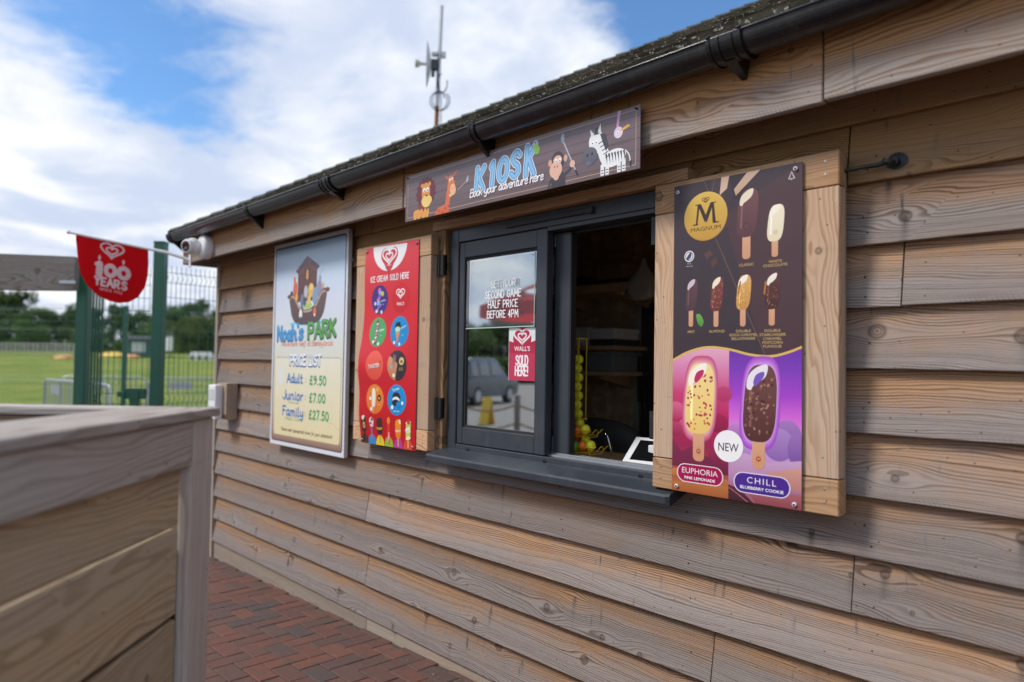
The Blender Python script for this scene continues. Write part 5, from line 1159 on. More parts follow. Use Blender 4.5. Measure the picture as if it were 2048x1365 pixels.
# motion detector on a timber block
pir = thing('motion_detector', (-5.42, -.01, 1.05), 'white box motion detector on a timber block near the corner', 'sensor')
mb = MB(); mb.prism([(.012, 1.045), (-.045, 1.045), (-.075, 1.09), (-.075, 1.318), (.012, 1.318)], -5.52, -5.335, 'x'); mb.build('mounting_block', M_clad_low, pir, bevel=.003)
mb = MB(); mb.box(-5.535, -5.395, -.135, -.076, 1.048, 1.305); hs = mb.build('housing', M_white, pir, bevel=.012)
M_lens = flat('milky lens', (.56, .57, .60), .35)
mb = MB(); mb.box(-5.515, -5.415, -.1385, -.133, 1.19, 1.275); mb.build('lens_window', M_lens, pir, bevel=.004)
mb = MB(); mb.box(-5.515, -5.415, -.1385, -.133, 1.075, 1.15); mb.build('lens_window', M_lens, pir, bevel=.004)
mb = MB(); mb.box(-5.5365, -5.3935, -.1, -.098, 1.046, 1.307); mb.build('case_seam', M_lens, pir)

# ------------------------------------------------------------------ antenna mast behind the roof
mast = thing('antenna_mast', (-7.66, 3.48, -.1), 'grey antenna mast with small dish and looped cable behind the roof', 'antenna')
mt = Vector((-7.522, 3.482, 6.20)); ml = Vector((-7.585, 3.483, 4.66)); mbase = ml + (ml - mt) * ((4.66 + .12) / 1.54)
mbase = Vector((-7.70, 3.483, -.12))
mb = MB(); mb.tube([ml + (mt - ml) * .14, mt], .028, 16); mb.build('pole', M_steel, mast, smooth=50)
mrust = flat('rusty steel', (.28, .11, .045), .8, var=.4, scale=25)
mb = MB(); mb.tube([mbase, ml, ml + (mt - ml) * .139], .0285, 16); mb.build('lower_pole', mrust, mast, smooth=50)
ax = Vector((-.60, -.80, .0)).normalized(); dc = ml + (mt - ml) * .53 + Vector((-.683, -.73, 0)) * .115 + Vector((0, 0, -.05))
Dm = Matrix.Translation(dc) @ ax.to_track_quat('Z', 'Y').to_matrix().to_4x4()
mb = MB(); n = 10; prof = [(.02 + .27 * i / n, .05 * (i / n) ** 2) for i in range(n + 1)]; mb.lathe(prof + [(r_, h_ - .006) for r_, h_ in prof[::-1]], Dm, 32); mb.build('dish', flat('white dish', (.62, .63, .66), .4), mast, smooth=50)
mb = MB(); mb.lathe([(.022, .0), (.020, .115), (.020, .13)], Dm, 16); mb.lathe([(.024, .125), (.050, .165), (.052, .19), (.040, .2)], Dm, 18); mb.build('feed_horn', flat('beige feed horn', (.42, .42, .36), .5), mast, smooth=40)
mb = MB(); mb.box(-.045, .045, -.075, .06, -.10, -.008, Dm); mb.box(-.03, .03, -.16, -.07, -.06, -.012, Dm); mb.build('radio_unit', M_anth, mast, bevel=.004)
pc = ml + (mt - ml) * .585
mb = MB(); mb.lathe([(.036, -.02), (.036, .02)], Matrix.Translation(pc), 16); mb.box(.03, .085, -.02, .02, -.05, .03, Matrix.Translation(pc) @ Matrix.Rotation(math.atan2(.73, .683), 4, 'Z')); mb.box(-.10, -.03, -.03, .03, -.025, .02, Matrix.Translation(pc) @ Matrix.Rotation(math.atan2(.73, .683), 4, 'Z')); mb.build('clamp', M_steel, mast, bevel=.003)
M_cable = flat('dark blue cable', (.02, .03, .05), .5)
def loop(cen, rx, rz, turns, a0, drift, name='cable'):
    mb = MB(); pts = []
    for i in range(int(26 * turns) + 1):
        a = R(a0) + i / 26 * 2 * math.pi; pts.append(cen + Rr * (rx * math.cos(a) + drift * i) + Vector((0, 0, 1)) * (rz * math.sin(a)) - Rf * (.035 + .002 * i / 10))
    mb.tube(pts, .0065, 6); return mb.build(name, M_cable, mast, smooth=True)
loop(ml + (mt - ml) * .175, .105, .125, 2.1, 20, .0012); loop(ml + (mt - ml) * .33 + Rr * .06, .065, .125, .8, 100, 0.)
mb = MB(); mb.tube([pc + Vector((0, 0, -.06)) - Rf * .035, ml + (mt - ml) * .36 - Rf * .04, ml + (mt - ml) * .2 + Rr * .05 - Rf * .04, ml + Rr * .06 - Rf * .03, ml + Rr * .05 + Vector((0, 0, -.3))], .006, 6); mb.build('cable', M_cable, mast, smooth=True)

# ================================================================== FOREGROUND: open timber box with framed side
PC = Vector((-1.826, -1.487, 0)); ang = math.atan2(.6823, -.7304) - R(1.0)
pa = Vector((-math.cos(ang), -math.sin(ang), 0))            # towards the camera along the framed side
pb = Vector((-pa.y, pa.x, 0)); pb = pb if pb.dot(Vector((-.683, -.73, 0))) > 0 else -pb   # away to the left
box_ = thing('timber_planter', (PC.x, PC.y, 0), 'large weathered open timber box with framed board sides in the left foreground', 'planter')
rzA = math.atan2(pa.y, pa.x); rzB = math.atan2(pb.y, pb.x)
PT = 1.378; LNG, WID = 1.9, 1.25
def along(p): return Vector((p.x, p.y, 0))
# a plank rotated so local x runs along -pa? front (-y local) must face the wall side (-pb)
out_ = -pb
def pl_side(name, mat, L, Wd, T, s0, z, off, bev=.004, warp=0.):
    """plank on the long side; s0 distance from the far corner, off how far its back stands behind the outer face"""
    o = plank(name, mat, box_, L, Wd, T, (0, 0, 0), bevel=bev, warp=warp)
    xa = -pa if (-pa).cross(Vector((0, 0, 1))).dot(out_) > 0 else pa       # local -y = x cross z ... choose so the front looks outwards
    start = PC + pa * (s0 + L) if (xa + pa).length < 1e-6 else PC + pa * s0
    start = start + pb * off; o.location = (start.x, start.y, z); o.rotation_euler = (0, 0, math.atan2(xa.y, xa.x)); return o
pl_side('top_rail', M_planter, LNG - .112, .108, .03, .112, PT - .131, .03, .004, .002)
def post_at(s0, wdt):
    o = plank('corner_post', M_planter, box_, PT - .024 - .05, wdt, .032, (0, 0, 0), bevel=.006); 
    xa = -pa if (-pa).cross(Vector((0, 0, 1))).dot(out_) > 0 else pa
    M3 = Matrix((( 0, -out_.x, -xa.x), (0, -out_.y, -xa.y), (1, 0, 0)))
    st = PC + pa * (s0 if (xa - (-pa)).length < 1e-6 else s0 + wdt) + pb * .032
    o.location = (st.x, st.y, .05); o.rotation_euler = M3.to_euler(); return o
post_at(0.0, .11); post_at(LNG - .11, .11)
zs_ = [.03, .285, .491, .697, .905, 1.113, 1.26]
for a, b_ in zip(zs_, zs_[1:]): pl_side('side_board', M_planter_board, LNG - .23, b_ - a - .010, .022, .115, a, .048, .004, .003)
def face_cap(name, o0, ex, ey, lx, ly, z0, z1, mat, bev=.005):
    mb = MB(); mb.box(0, lx, 0, ly, z0, z1); p = o0; o = mb.build(name, mat, box_, bevel=bev, loc=(p.x, p.y, 0), rot=(0, 0, math.atan2(ex.y, ex.x))); return o
# rim caps: long side, then the two ends
def quad_board(name, p, ex, ey, z0, z1, mat, bev):
    mb = MB(); v = [p, p + ex, p + ex + ey, p + ey]; lz = [Vector((q.x - p.x, q.y - p.y, 0)) for q in v]
    M4 = Matrix.Rotation(-math.atan2(ex.y, ex.x), 4, 'Z'); lz = [M4 @ q for q in lz]
    mb.add([(q.x, q.y, 0) for q in lz] + [(q.x, q.y, z1 - z0) for q in lz], [(0, 1, 2, 3), (4, 5, 6, 7), (0, 1, 5, 4), (1, 2, 6, 5), (2, 3, 7, 6), (3, 0, 4, 7)])
    return mb.build(name, mat, box_, bevel=bev, loc=(p.x, p.y, z0), rot=(0, 0, math.atan2(ex.y, ex.x)))
quad_board('rim_cap', PC - pb * .012 - pa * .012, pa * (LNG + .02), pb * .20, PT - .022, PT, M_planter, .005)
quad_board('rim_cap', PC + pb * .189 - pa * .012, pb * (WID - .38), pa * .075, PT - .0215, PT - .0005, M_planter, .005)
quad_board('rim_cap', PC + pb * .189 + pa * (LNG - .19), pb * (WID - .38), pa * .20, PT - .0215, PT - .0005, M_planter, .005)
quad_board('rim_cap', PC + pb * (WID - .19) - pa * .012, pa * (LNG + .02), pb * .20, PT - .022, PT, M_planter, .005)
for a, b_ in zip(zs_, zs_[1:] + [PT - .024]):
    if b_ < 1.0: continue
quad_board('end_panel', PC + pb * .056 + pa * .012, pb * (WID - .11), pa * .03, .04, PT - .023, M_planter_board, .003)
quad_board('end_panel', PC + pb * .056 + pa * (LNG - .045), pb * (WID - .11), pa * .03, .04, PT - .023, M_planter_board, .003)
quad_board('back_panel', PC + pb * (WID - .05) + pa * .012, pa * (LNG - .03), pb * .03, .04, PT - .023, M_planter_board, .003)
quad_board('liner', PC + pb * .06 + pa * .044, pa * (LNG - .095), pb * (WID - .115), 1.0, 1.08, flat('dry soil', (.05, .036, .026), .95, var=.5, scale=40, bump=.8), 0)

# ================================================================== INSIDE THE KIOSK
m, g, b = new_mat('strand board'); M_osb = m
oc = g.n('ShaderNodeTexCoord', out=3)
v1 = g.n('ShaderNodeTexVoronoi', {'Vector': g.vm('MULTIPLY', oc, (9., 9., 30.)), 'Scale': 1.}, 1); v2 = g.n('ShaderNodeTexVoronoi', {'Vector': g.vm('MULTIPLY', oc, (30., 30., 11.)), 'Scale': 1.}, 1)
f1 = g.n('ShaderNodeSeparateColor', {0: v1}); f2 = g.n('ShaderNodeSeparateColor', {0: v2})
g.put(b.inputs['Base Color'], g.mix(g.m('MULTIPLY', f1, f2), (.46, .31, .18), (.76, .57, .36))); b.inputs['Roughness'].default_value = .7
inner = MB()
inner.box(XL + .1, XR - .1, 1.372, 1.42, .0, 2.5); inner.build('inner_partition', M_osb, kiosk)
mb = MB(); mb.box(XL + .1, XR - .1, .135, 1.371, 2.44, 2.46); mb.build('inner_ceiling', M_osb, kiosk)
mb = MB(); mb.box(XL + .1, XR - .1, .135, 1.371, .05, .08); mb.build('inner_floor', flat('pale vinyl floor', (.52, .50, .46), .6), kiosk)
mb = MB(); mb.box(-4.2, -4.15, .135, 1.371, .081, 2.439); mb.build('inner_partition', M_osb, kiosk)
mb = MB(); mb.box(2.0, 2.05, .135, 1.371, .081, 2.439); mb.build('inner_partition', M_osb, kiosk)
plank('added_door_jamb', M_brown_wood, kiosk, 2.05, .05, .1, (DX0 + .05, .14, .02), VERT); plank('added_door_jamb', M_brown_wood, kiosk, 2.05, .05, .1, (DX1, .14, .02), VERT)  # jambs of the added doorway that brings daylight into the room
mb = MB(); mb.box(DX1 + .02, DX1 + .88, -.075, -.035, .1, 2.03); added_door = mb.build('door', M_brown_wood, kiosk, bevel=.003)  # open leaf of the added, unseen doorway
mb = MB(); mb.tube([(DX1 + .8, -.076, 1.05), (DX1 + .8, -.12, 1.05), (DX1 + .69, -.12, 1.05)], .009, 8); mb.build('handle', M_steel, added_door, smooth=50)
mb = MB(); mb.box(-3.3, -1.3, .132, .62, 1.03, 1.072); cnt_ = mb.build('serving_counter', M_orange, kiosk, bevel=.004)
M_ply = flat('raw timber', (.55, .38, .22), .7, var=.2, scale=12); M_box = flat('brown cardboard', (.27, .18, .10), .8, var=.15); M_boxw = flat('white carton', (.72, .72, .70), .6, var=.08); M_boxd = flat('dark carton', (.05, .05, .055), .6)
def shelf_unit(label, x0, x1, z, th):
    t = thing('shelf', ((x0 + x1) / 2, 1.75, z - th), label, 'shelf')
    mb = MB(); mb.box(x0, x1, 1.56, 1.948, z - th, z); mb.build('board', M_ply, t, bevel=.003)
    for x in (x0 + .15, x1 - .15):
        mb = MB(); mb.prism([(1.948, z - th - .001), (1.60, z - th - .001), (1.60, z - th - .02), (1.92, z - th - .09), (1.948, z - th - .09)], x - .02, x + .02, 'x'); mb.build('bracket', M_ply, t)
    return t
_k = .86; ROOM = Matrix.Translation((0, CAM.y * (1 - _k), 1.5 * (1 - _k))) @ Matrix.Diagonal((_k, _k, _k, 1))
shelf_unit('upper timber shelf inside the kiosk with boxes on it', -3.75, -2.86, 2.045, .055)
shelf_unit('middle timber shelf inside the kiosk with white cartons', -3.75, -3.01, 1.628, .03)
shelf_unit('lower timber shelf inside the kiosk under a clear tub', -3.75, -3.01, 1.455, .03)
def carton(label, x0, x1, y0, y1, z0, z1, mat, lid=True, cat='box'):
    t = thing('carton', ((x0 + x1) / 2, (y0 + y1) / 2, z0), label, cat)
    mb = MB(); mb.box(x0, x1, y0, y1, z0, z1 - (.03 if lid else 0)); mb.build('body', mat, t, bevel=.003)
    if lid: mb = MB(); mb.box(x0 - .004, x1 + .004, y0 - .004, y1 + .004, z1 - .0298, z1); mb.build('lid', mat, t, bevel=.003)
    return t
carton('brown cardboard box on the upper shelf', -3.20, -2.985, 1.60, 1.85, 2.075, 2.175, M_box); carton('flat black box under the brown cardboard box', -3.24, -2.93, 1.58, 1.88, 2.046, 2.074, M_boxd, False)
carton('small dark box at the left of the upper shelf', -3.42, -3.34, 1.62, 1.80, 2.046, 2.11, M_boxd)
carton('white carton at the left of the middle shelf', -3.46, -3.255, 1.58, 1.85, 1.629, 1.755, M_boxw); carton('pale carton at the right of the middle shelf', -3.235, -3.03, 1.58, 1.85, 1.672, 1.745, M_boxw); carton('black carton under the pale carton', -3.24, -3.02, 1.575, 1.86, 1.629, 1.671, M_boxd, False)
carton('translucent storage tub on the lower shelf', -3.26, -3.04, 1.58, 1.9, 1.456, 1.59, flat('translucent tub', (.22, .26, .27), .3), cat='tub')
tu = thing('timber_upright', (-2.91, 1.92, 2.0), 'short timber upright above the upper shelf', 'timber'); mb = MB(); mb.box(-2.935, -2.893, 1.90, 1.948, 2.046, 2.43); mb.build('post', M_ply, tu)
for x0, x1, lab in ((-3.115, -3.062, 'left pale door post at the back of the kiosk'), (-2.885, -2.815, 'right pale door post at the back of the kiosk')):
    t = thing('door_post', (x0, 1.92, .1), lab, 'post'); mb = MB(); mb.box(x0, x1, 1.90, 1.9485, -.149, 1.95); mb.build('post', flat('pale painted post', (.33, .30, .26), .6), t, bevel=.004)
t = thing('inner_door', (-2.97, 1.93, .1), 'dark inner door between two pale posts', 'door'); mb = MB(); mb.box(-3.060, -2.887, 1.92, 1.9484, -.148, 1.93); mb.build('leaf', M_boxd, t); mb = MB(); mb.tube([(-2.91, 1.90, 1.12), (-2.91, 1.88, 1.12), (-2.96, 1.88, 1.12)], .008, 8); mb.build('handle', M_steel, t)
# carrier bag hanging from a nail
t = thing('carrier_bag', (-2.70, 1.45, 1.90), 'white plastic carrier bag hanging from the ceiling inside', 'bag'); mb = MB(); v = []; n = 14
for j in range(9):
    f_ = j / 8; z = 2.165 - .25 * f_; r_ = (.008, .018, .032, .05, .066, .08, .09, .096, .092)[j]
    for i in range(n):
        a = 2 * math.pi * i / n; k_ = 1 + .28 * math.sin(a * 3 + j * .5) + .16 * math.sin(a * 5 - j * 1.1)
        v.append((-2.70 + r_ * 1.05 * k_ * math.cos(a) - .012 * f_, 1.45 + r_ * .6 * k_ * math.sin(a), z + .022 * math.sin(a * 2 + 1) * f_))
mb.add(v, [(j * n + i, j * n + (i + 1) % n, (j + 1) * n + (i + 1) % n, (j + 1) * n + i) for j in range(8) for i in range(n)] + [tuple(8 * n + i for i in range(n))])
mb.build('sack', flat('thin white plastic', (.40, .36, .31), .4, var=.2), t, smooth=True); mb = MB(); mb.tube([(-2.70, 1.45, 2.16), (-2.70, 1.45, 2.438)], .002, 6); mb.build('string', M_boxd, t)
ROOM_BACK = ROOM; ROOM = None
# office chair seen over the counter
ch = thing('office_chair', (-2.45, .95, .08), 'black mesh office chair behind the counter', 'chair')
mb = MB(); mb.lathe([(.03, 0), (.03, .36)], Matrix.Translation((-2.45, .95, .12)), 12); mb.build('stem', M_iron, ch)
for k_ in range(5):
    a = k_ * 2 * math.pi / 5; mb = MB(); mb.tube([(-2.45, .95, .16), (-2.45 + .28 * math.cos(a), .95 + .28 * math.sin(a), .12)], [.025, .015], 8); mb.sphere((-2.45 + .28 * math.cos(a), .95 + .28 * math.sin(a), .105), .025, 8, 6); mb.build('leg', M_iron, ch)
mb = MB(); mb.box(-2.7, -2.2, .72, 1.2, .48, .54); mb.build('seat', M_boxd, ch, bevel=.02)
mb = MB(); v = []
for j in range(7):
    for i in range(9): a = (i / 8 - .5); v.append((-2.46 + a * .5, .80 - .06 * math.cos(a * 3) - .03 * j / 6, .6 + .62 * j / 6 - .06 * (abs(a) * 2) ** 3 * (j / 6)))
mb.add(v, [(j * 9 + i, j * 9 + i + 1, (j + 1) * 9 + i + 1, (j + 1) * 9 + i) for j in range(6) for i in range(8)]); o = mb.build('backrest', M_boxd, ch, smooth=True); o.modifiers.new('thick', 'SOLIDIFY').thickness = .02
mb = MB(); mb.tube([(-2.215, .50, 1.183), (-2.19, .50, 1.16), (-2.172, .50, 1.11), (-2.162, .50, 1.073)], .006, 8); t = thing('chrome_hook', (-2.16, .5, 1.072), 'thin bent chrome rod standing on the counter', 'rod'); mb.build('rod', M_chrome, t, smooth=True)
ROOM = ROOM_BACK
# putters hanging on the back wall
for i, x in enumerate((-3.04, -2.99, -2.80, -2.755, -2.70)):
    t = thing('golf_club', (x, 1.86, .9), ['leftmost dark golf putter hanging at the back wall', 'second dark golf putter hanging at the back wall', 'third dark golf putter hanging at the back wall', 'fourth dark golf putter hanging at the back wall', 'rightmost dark golf putter hanging at the back wall'][i], 'golf club', 'putters at the back wall')
    mb = MB(); mb.tube([(x, 1.86, 1.56), (x + .02, 1.85, 1.25)], .012, 8); mb.build('grip', M_rubber, t); mb = MB(); mb.tube([(x + .02, 1.85, 1.25), (x + .05, 1.83, .72)], .006, 8); mb.build('shaft', M_boxd, t); mb = MB(); mb.box(x + .02, x + .13, 1.80, 1.84, .69, .72); mb.build('head', M_iron, t, bevel=.006)
ROOM = None
# till tablet
tb = thing('till_tablet', (-1.80, .25, 1.073), 'white framed till tablet leaning on the counter by the window', 'tablet')
Tm = Matrix.Translation((-1.745, .215, 1.085)) @ Matrix.Rotation(R(8), 4, 'Z') @ Matrix.Rotation(R(-52), 4, 'X')
mb = MB(); mb.box(-.125, .135, -.012, .0, .0, .165, Tm); mb.build('frame', M_white, tb, bevel=.005)
mb = MB(); mb.box(-.095, .115, -.0135, -.0125, .028, .145, Tm); mb.build('screen', flat('black screen', (.008, .008, .01), .1), tb)
mb = MB(); mb.box(-.08, .09, .0, .09, 0.002, .02, Matrix.Translation((-1.745, .215, 1.0722))); mb.box(-.04, .04, .05, .085, .02, .1, Matrix.Translation((-1.745, .215, 1.0722))); mb.build('stand', M_white, tb, bevel=.003)
# yellow wire ball rack with golf balls
rk = thing('ball_rack', (-2.10, .2, 1.072), 'yellow wire rack of golf balls on the counter', 'rack')
mb = MB(); rw = .0016
for (dx_, dy_) in ((-.026, -.024), (.026, -.024), (.026, .026), (-.026, .026)): mb.tube([(-2.116 + dx_, .2 + dy_, 1.255), (-2.116 + dx_, .2 + dy_, 1.615)], rw, 6)
for z in (1.262, 1.612):
    s_ = .030; mb.tube([(-2.116 - s_, .2 - s_, z), (-2.116 + s_, .2 - s_, z), (-2.116 + s_, .2 + s_, z), (-2.116 - s_, .2 + s_, z)], rw * 1.2, 6, closed=True)
mb.tube([(-2.15, .2, 1.612), (-2.07, .2, 1.612)], rw, 6); mb.build('chute', M_yel, rk)
for zt, xe in ((1.200, -1.993), (1.132, -1.962)):
    mb = MB()
    for yy in (.145, .187, .228): mb.tube([(-2.20, yy, zt - .012), (xe - .035, yy, zt - .006), (xe - .008, yy, zt + .020), (xe, yy, zt + .022)], rw, 6)
    for xx in (-2.16, -2.115, -2.07, xe - .035): mb.tube([(xx, .138, zt + .010), (xx, .143, zt - .012), (xx, .232, zt - .012), (xx, .237, zt + .012)], rw, 6)
    mb.tube([(-2.20, .138, zt + .010), (xe - .01, .138, zt + .020)], rw, 6); mb.build('tray', M_yel, rk)
mb = MB()
for x, y in ((-2.21, .15), (-2.21, .24)): mb.tube([(x, y, 1.073), (x, y, 1.25)], rw, 6)
mb.build('frame', M_yel, rk)
m, g, b = new_mat('dimpled yellow ball'); 
def ball_mat(name, cc):
    m, g, b = new_mat(name); oc = g.n('ShaderNodeTexCoord', out=3)
    vo = g.n('ShaderNodeTexVoronoi', {'Vector': oc, 'Scale': 260.}); g.put(b.inputs['Base Color'], cc); b.inputs['Roughness'].default_value = .3
    g.put(b.inputs['Normal'], g.n('ShaderNodeBump', {'Strength': .5, 'Distance': .001, 'Height': g.ss(vo, .1, .5)})); return m
BM = {'yellow': ball_mat('yellow golf ball', (.78, .82, .03)), 'orange': ball_mat('orange golf ball', (.95, .20, .03)), 'green': ball_mat('green golf ball', (.04, .60, .07)), 'red': ball_mat('red golf ball', (.75, .07, .03))}
bmsh = {}
for k_, mm in BM.items():
    mb = MB(); mb.sphere((0, 0, 0), .0212, 18, 12); o = mb.build('golf_ball', mm, smooth=True); bmsh[k_] = o.data; bpy.data.objects.remove(o)
def gball(k_, x, y, z, label, group=None): o = link('golf_ball', bmsh[k_], None, (x, y, z)); tag(o, label, 'golf ball', group); return o
ordn = ['lowest', 'second lowest', 'third lowest', 'fourth', 'fifth', 'sixth', 'top']
for i in range(7): gball('yellow', -2.116 + .003 * (-1) ** i, .201, 1.283 + i * .0398, f'{ordn[i]} yellow golf ball in the upright wire chute')
for k_, x, y, z, lab in (('orange', -2.150, .222, 1.36, 'orange golf ball half hidden behind the window stile'), ('green', -2.127, .165, 1.208, 'green golf ball at the left of the upper wire tray'), ('orange', -2.081, .165, 1.213, 'bright orange golf ball in the upper wire tray'), ('yellow', -2.108, .207, 1.243, 'yellow golf ball at the back of the upper wire tray'), ('yellow', -2.038, .165, 1.222, 'yellow golf ball at the right of the upper wire tray'),
                         ('green', -2.095, .163, 1.146, 'bright green golf ball at the front of the lower wire tray'), ('orange', -2.050, .163, 1.151, 'orange golf ball at the front middle of the lower wire tray'), ('yellow', -2.006, .164, 1.157, 'yellow golf ball at the right of the lower wire tray'), ('red', -2.122, .206, 1.166, 'red golf ball at the back of the lower wire tray'), ('yellow', -2.072, .206, 1.172, 'yellow golf ball at the back of the lower wire tray')): gball(k_, x, y, z, lab)
# ================================================================== FENCES AND FIELD
UPV = Vector((0, 0, 1))
def ring(p, a, b_, wd, rad): pass
def post(name, p, w_, h, label, group, cap=True, ang_=0., z0=-.1):
    t = thing(name, (p[0], p[1], z0), label, 'fence post', group)
    M4 = Matrix.Translation((p[0], p[1], z0)) @ Matrix.Rotation(ang_, 4, 'Z')
    mb = MB(); mb.box(-w_ / 2, w_ / 2, -w_ / 2, w_ / 2, 0, h - .012, M4); mb.build('shaft', M_green, t, bevel=.006)
    mb = MB(); mb.box(-w_ / 2 - .003, w_ / 2 + .003, -w_ / 2 - .003, w_ / 2 + .003, h - .0118, h, M4); mb.build('cap', M_green, t, bevel=.003)
    return t
def mesh_panel(name, a, b_, h, label, group, pitch=.05, bends=(.35, 1.15, 1.95), r=.0028, z0=-.05, cat='fence'):
    a = Vector((*a, 0)); b_ = Vector((*b_, 0)); L = (b_ - a).length; d = (b_ - a) / L; nn = Vector((d.y, -d.x, 0))
    t = thing(name, (a.x, a.y, z0), label, cat, group); mb = MB(); n = int(L / pitch)
    for i in range(n + 1):
        p = a + d * (pitch * i); path = [p + UPV * z0]
        for bz in bends + (h - .12,): path += [p + UPV * (z0 + bz - .045), p + UPV * (z0 + bz) + nn * .035, p + UPV * (z0 + bz + .045)]
        path.append(p + UPV * (z0 + h)); mb.tube(path, r, 4, cap=False)
    tag(mb.build('wire_mesh', M_green, t, recalc=False), kind='stuff')
    for z in [q for bz in bends + (h - .12,) for q in (bz - .05, bz + .05)] + [(x + y) / 2 for x, y in zip((0,) + bends, bends + (h - .12,))]:
        mb = MB(); mb.tube([a + UPV * (z0 + z) + nn * .004, b_ + UPV * (z0 + z) + nn * .004], r, 4); mb.build('cross_wire', M_green, t)
    return t
fa = math.atan2(.06, -.0)
post('fence_post', (-7.455, .085), .10, 2.73, 'tall square green fence post just left of the kiosk corner', None, ang_=R(47))
post('gate_post', (-7.826, -.478), .10, 2.59, 'broad green gate post behind the red flag', None, ang_=R(47))
mesh_panel('mesh_fence', (-7.48, .15), (-7.95, 2.9), 2.46, 'green wire mesh panel running behind the kiosk corner', 'green mesh fence panels')
gt = mesh_panel('mesh_gate', (-7.735, -.375), (-7.50, .02), 2.42, 'green wire mesh gate leaf between the two near posts', 'green mesh fence panels', cat='gate')
GM = Matrix.Translation((-7.77, -.42, 0)) @ Matrix.Rotation(math.atan2(.44, .27), 4, 'Z')
for k_ in range(4):
    mb = MB(); mb.tube([GM @ Vector((.01 + k_ * .026, 0, 0)), GM @ Vector((.01 + k_ * .026, 0, 2.36))], .0105, 8); mb.build('gate_stile', M_green, gt, smooth=50)
mb = MB(); mb.box(.36, .44, -.03, .03, .78, 1.18, GM); mb.box(.30, .50, -.02, .02, 1.10, 1.20, GM); mb.box(.25, .32, -.035, .035, 1.12, 1.17, GM); mb.build('lock_box', M_green, gt, bevel=.004)
# timber beam of the gateway
bm_ = thing('timber_beam', (-7.76, -.85, 2.1), 'thick grey waney timber beam fixed to the green gate post', 'beam')
bA, bB = Vector((-7.50 - .16, -.565 - .02, 0)), Vector((-8.75, -1.90, 0)); L = (bB - bA).length; mb = MB(); n = 26; v = []
for i in range(n + 1):
    t_ = L * i / n; top = 2.42 + .03 * (t_ / L) ; bot = 2.112 - .006 * math.sin(t_ * 3)
    v += [(t_, -.045, bot), (t_, -.05, (top + bot) / 2), (t_, -.035, top), (t_, .035, top + .005), (t_, .05, bot)]
mb.add(v, [(i * 5 + j, (i + 1) * 5 + j, (i + 1) * 5 + (j + 1) % 5, i * 5 + (j + 1) % 5) for i in range(n) for j in range(5)] + [(0, 1, 2, 3, 4), tuple(n * 5 + j for j in range(5))[::-1]])
mb.build('log', M_beam, bm_, smooth=50, loc=(bA.x, bA.y, 0), rot=(0, 0, math.atan2((bB - bA).y, (bB - bA).x)))
mb = MB(); mb.tube([(bB.x, bB.y, -.1), (bB.x, bB.y, 2.5)], .09, 12); mb.build('support_post', M_beam, bm_, smooth=50)
mb = MB(); mb.box(-.12, .02, -.058, -.046, 2.17, 2.2, Matrix.Translation((bA.x, bA.y, 0)) @ Matrix.Rotation(math.atan2((bA - bB).y, (bA - bB).x), 4, 'Z')); mb.build('strap', M_steel, bm_)
# far mesh fence across the field edge
A, B = C2 + F2 * 11.5 + R2 * -13.5, C2 + F2 * 11.5 + R2 * -3.2
nP = 5; pts = [A + (B - A) * (i / (nP - 1)) for i in range(nP)]
shift = (C2 + F2 * 11.5 + R2 * (-.538 * 11.5)) - pts[3]
pts = [p + Vector((shift.x, shift.y, 0)) for p in pts]
fl = ['far green fence post nearest the left picture edge', 'second far green fence post from the left', 'far green fence post behind the wooden beam', 'far green fence post seen between the two near posts', 'far green fence post hidden towards the kiosk corner']
fp = ['far green mesh panel at the left edge of the picture', 'far green mesh panel under the wooden beam', 'far green mesh panel behind the gate post', 'far green mesh panel beside the kiosk corner']
for i, p in enumerate(pts): post('fence_post', (p.x, p.y), .06, 2.42, fl[i], 'far fence posts', ang_=math.atan2(R2.y, R2.x))
for i in range(nP - 1): mesh_panel('mesh_fence', (pts[i].x, pts[i].y), (pts[i + 1].x, pts[i + 1].y), 2.38, fp[i], 'green mesh fence panels', r=.003)
# crowd barriers
def barrier(p, q, label):
    p = Vector((*p, -.1)); q = Vector((*q, -.1)); d = (q - p).normalized(); L = (q - p).length
    t = thing('crowd_barrier', tuple(p), label, 'barrier', 'galvanised barriers on the path')
    mb = MB(); hh = 1.08
    path = [p + UPV * .12, p + UPV * (hh - .15), p + d * .05 + UPV * (hh - .04), p + d * .15 + UPV * hh, q - d * .15 + UPV * hh, q - d * .05 + UPV * (hh - .04), q + UPV * (hh - .15), q + UPV * .12]
    mb.tube(path, .021, 8); mb.tube([p + UPV * .22, q + UPV * .22], .017, 8); mb.build('frame', M_steel, t, smooth=50)
    n = int(L / .125)
    for i in range(1, n): mb = MB(); mb.tube([p + d * (L * i / n) + UPV * .22, p + d * (L * i / n) + UPV * hh], .008, 6); mb.build('bar', M_steel, t)
    for e in (p + d * .3, q - d * .3): mb = MB(); mb.tube([e + UPV * .22, e + UPV * .02 + F2 * .0, e + F2 * -.35 + UPV * .015], .018, 8); mb.tube([e + UPV * .02, e + F2 * .35 + UPV * .015], .018, 8); mb.build('foot', M_steel, t)
    mb = MB(); mb.box(-.3, .3, -.006, .006, .78, .98, Matrix.Translation((p + d * .8)) @ Matrix.Rotation(math.atan2(d.y, d.x), 4, 'Z')); mb.build('plate', M_steel, t)
    return t
def at(u, dd): p = C2 + F2 * dd + R2 * (u / 1439.4 * dd); return (p.x, p.y)
barrier(at(-932, 16.2), at(-800, 13.4), 'galvanised crowd barrier angled towards the gate, left of the green gate post')
barrier(at(-900, 18.6), at(-728, 18.8), 'galvanised crowd barrier behind the gate, left one of the pair'); barrier(at(-724, 18.8), at(-560, 19.), 'galvanised crowd barrier beside the kiosk corner, right one of the pair')
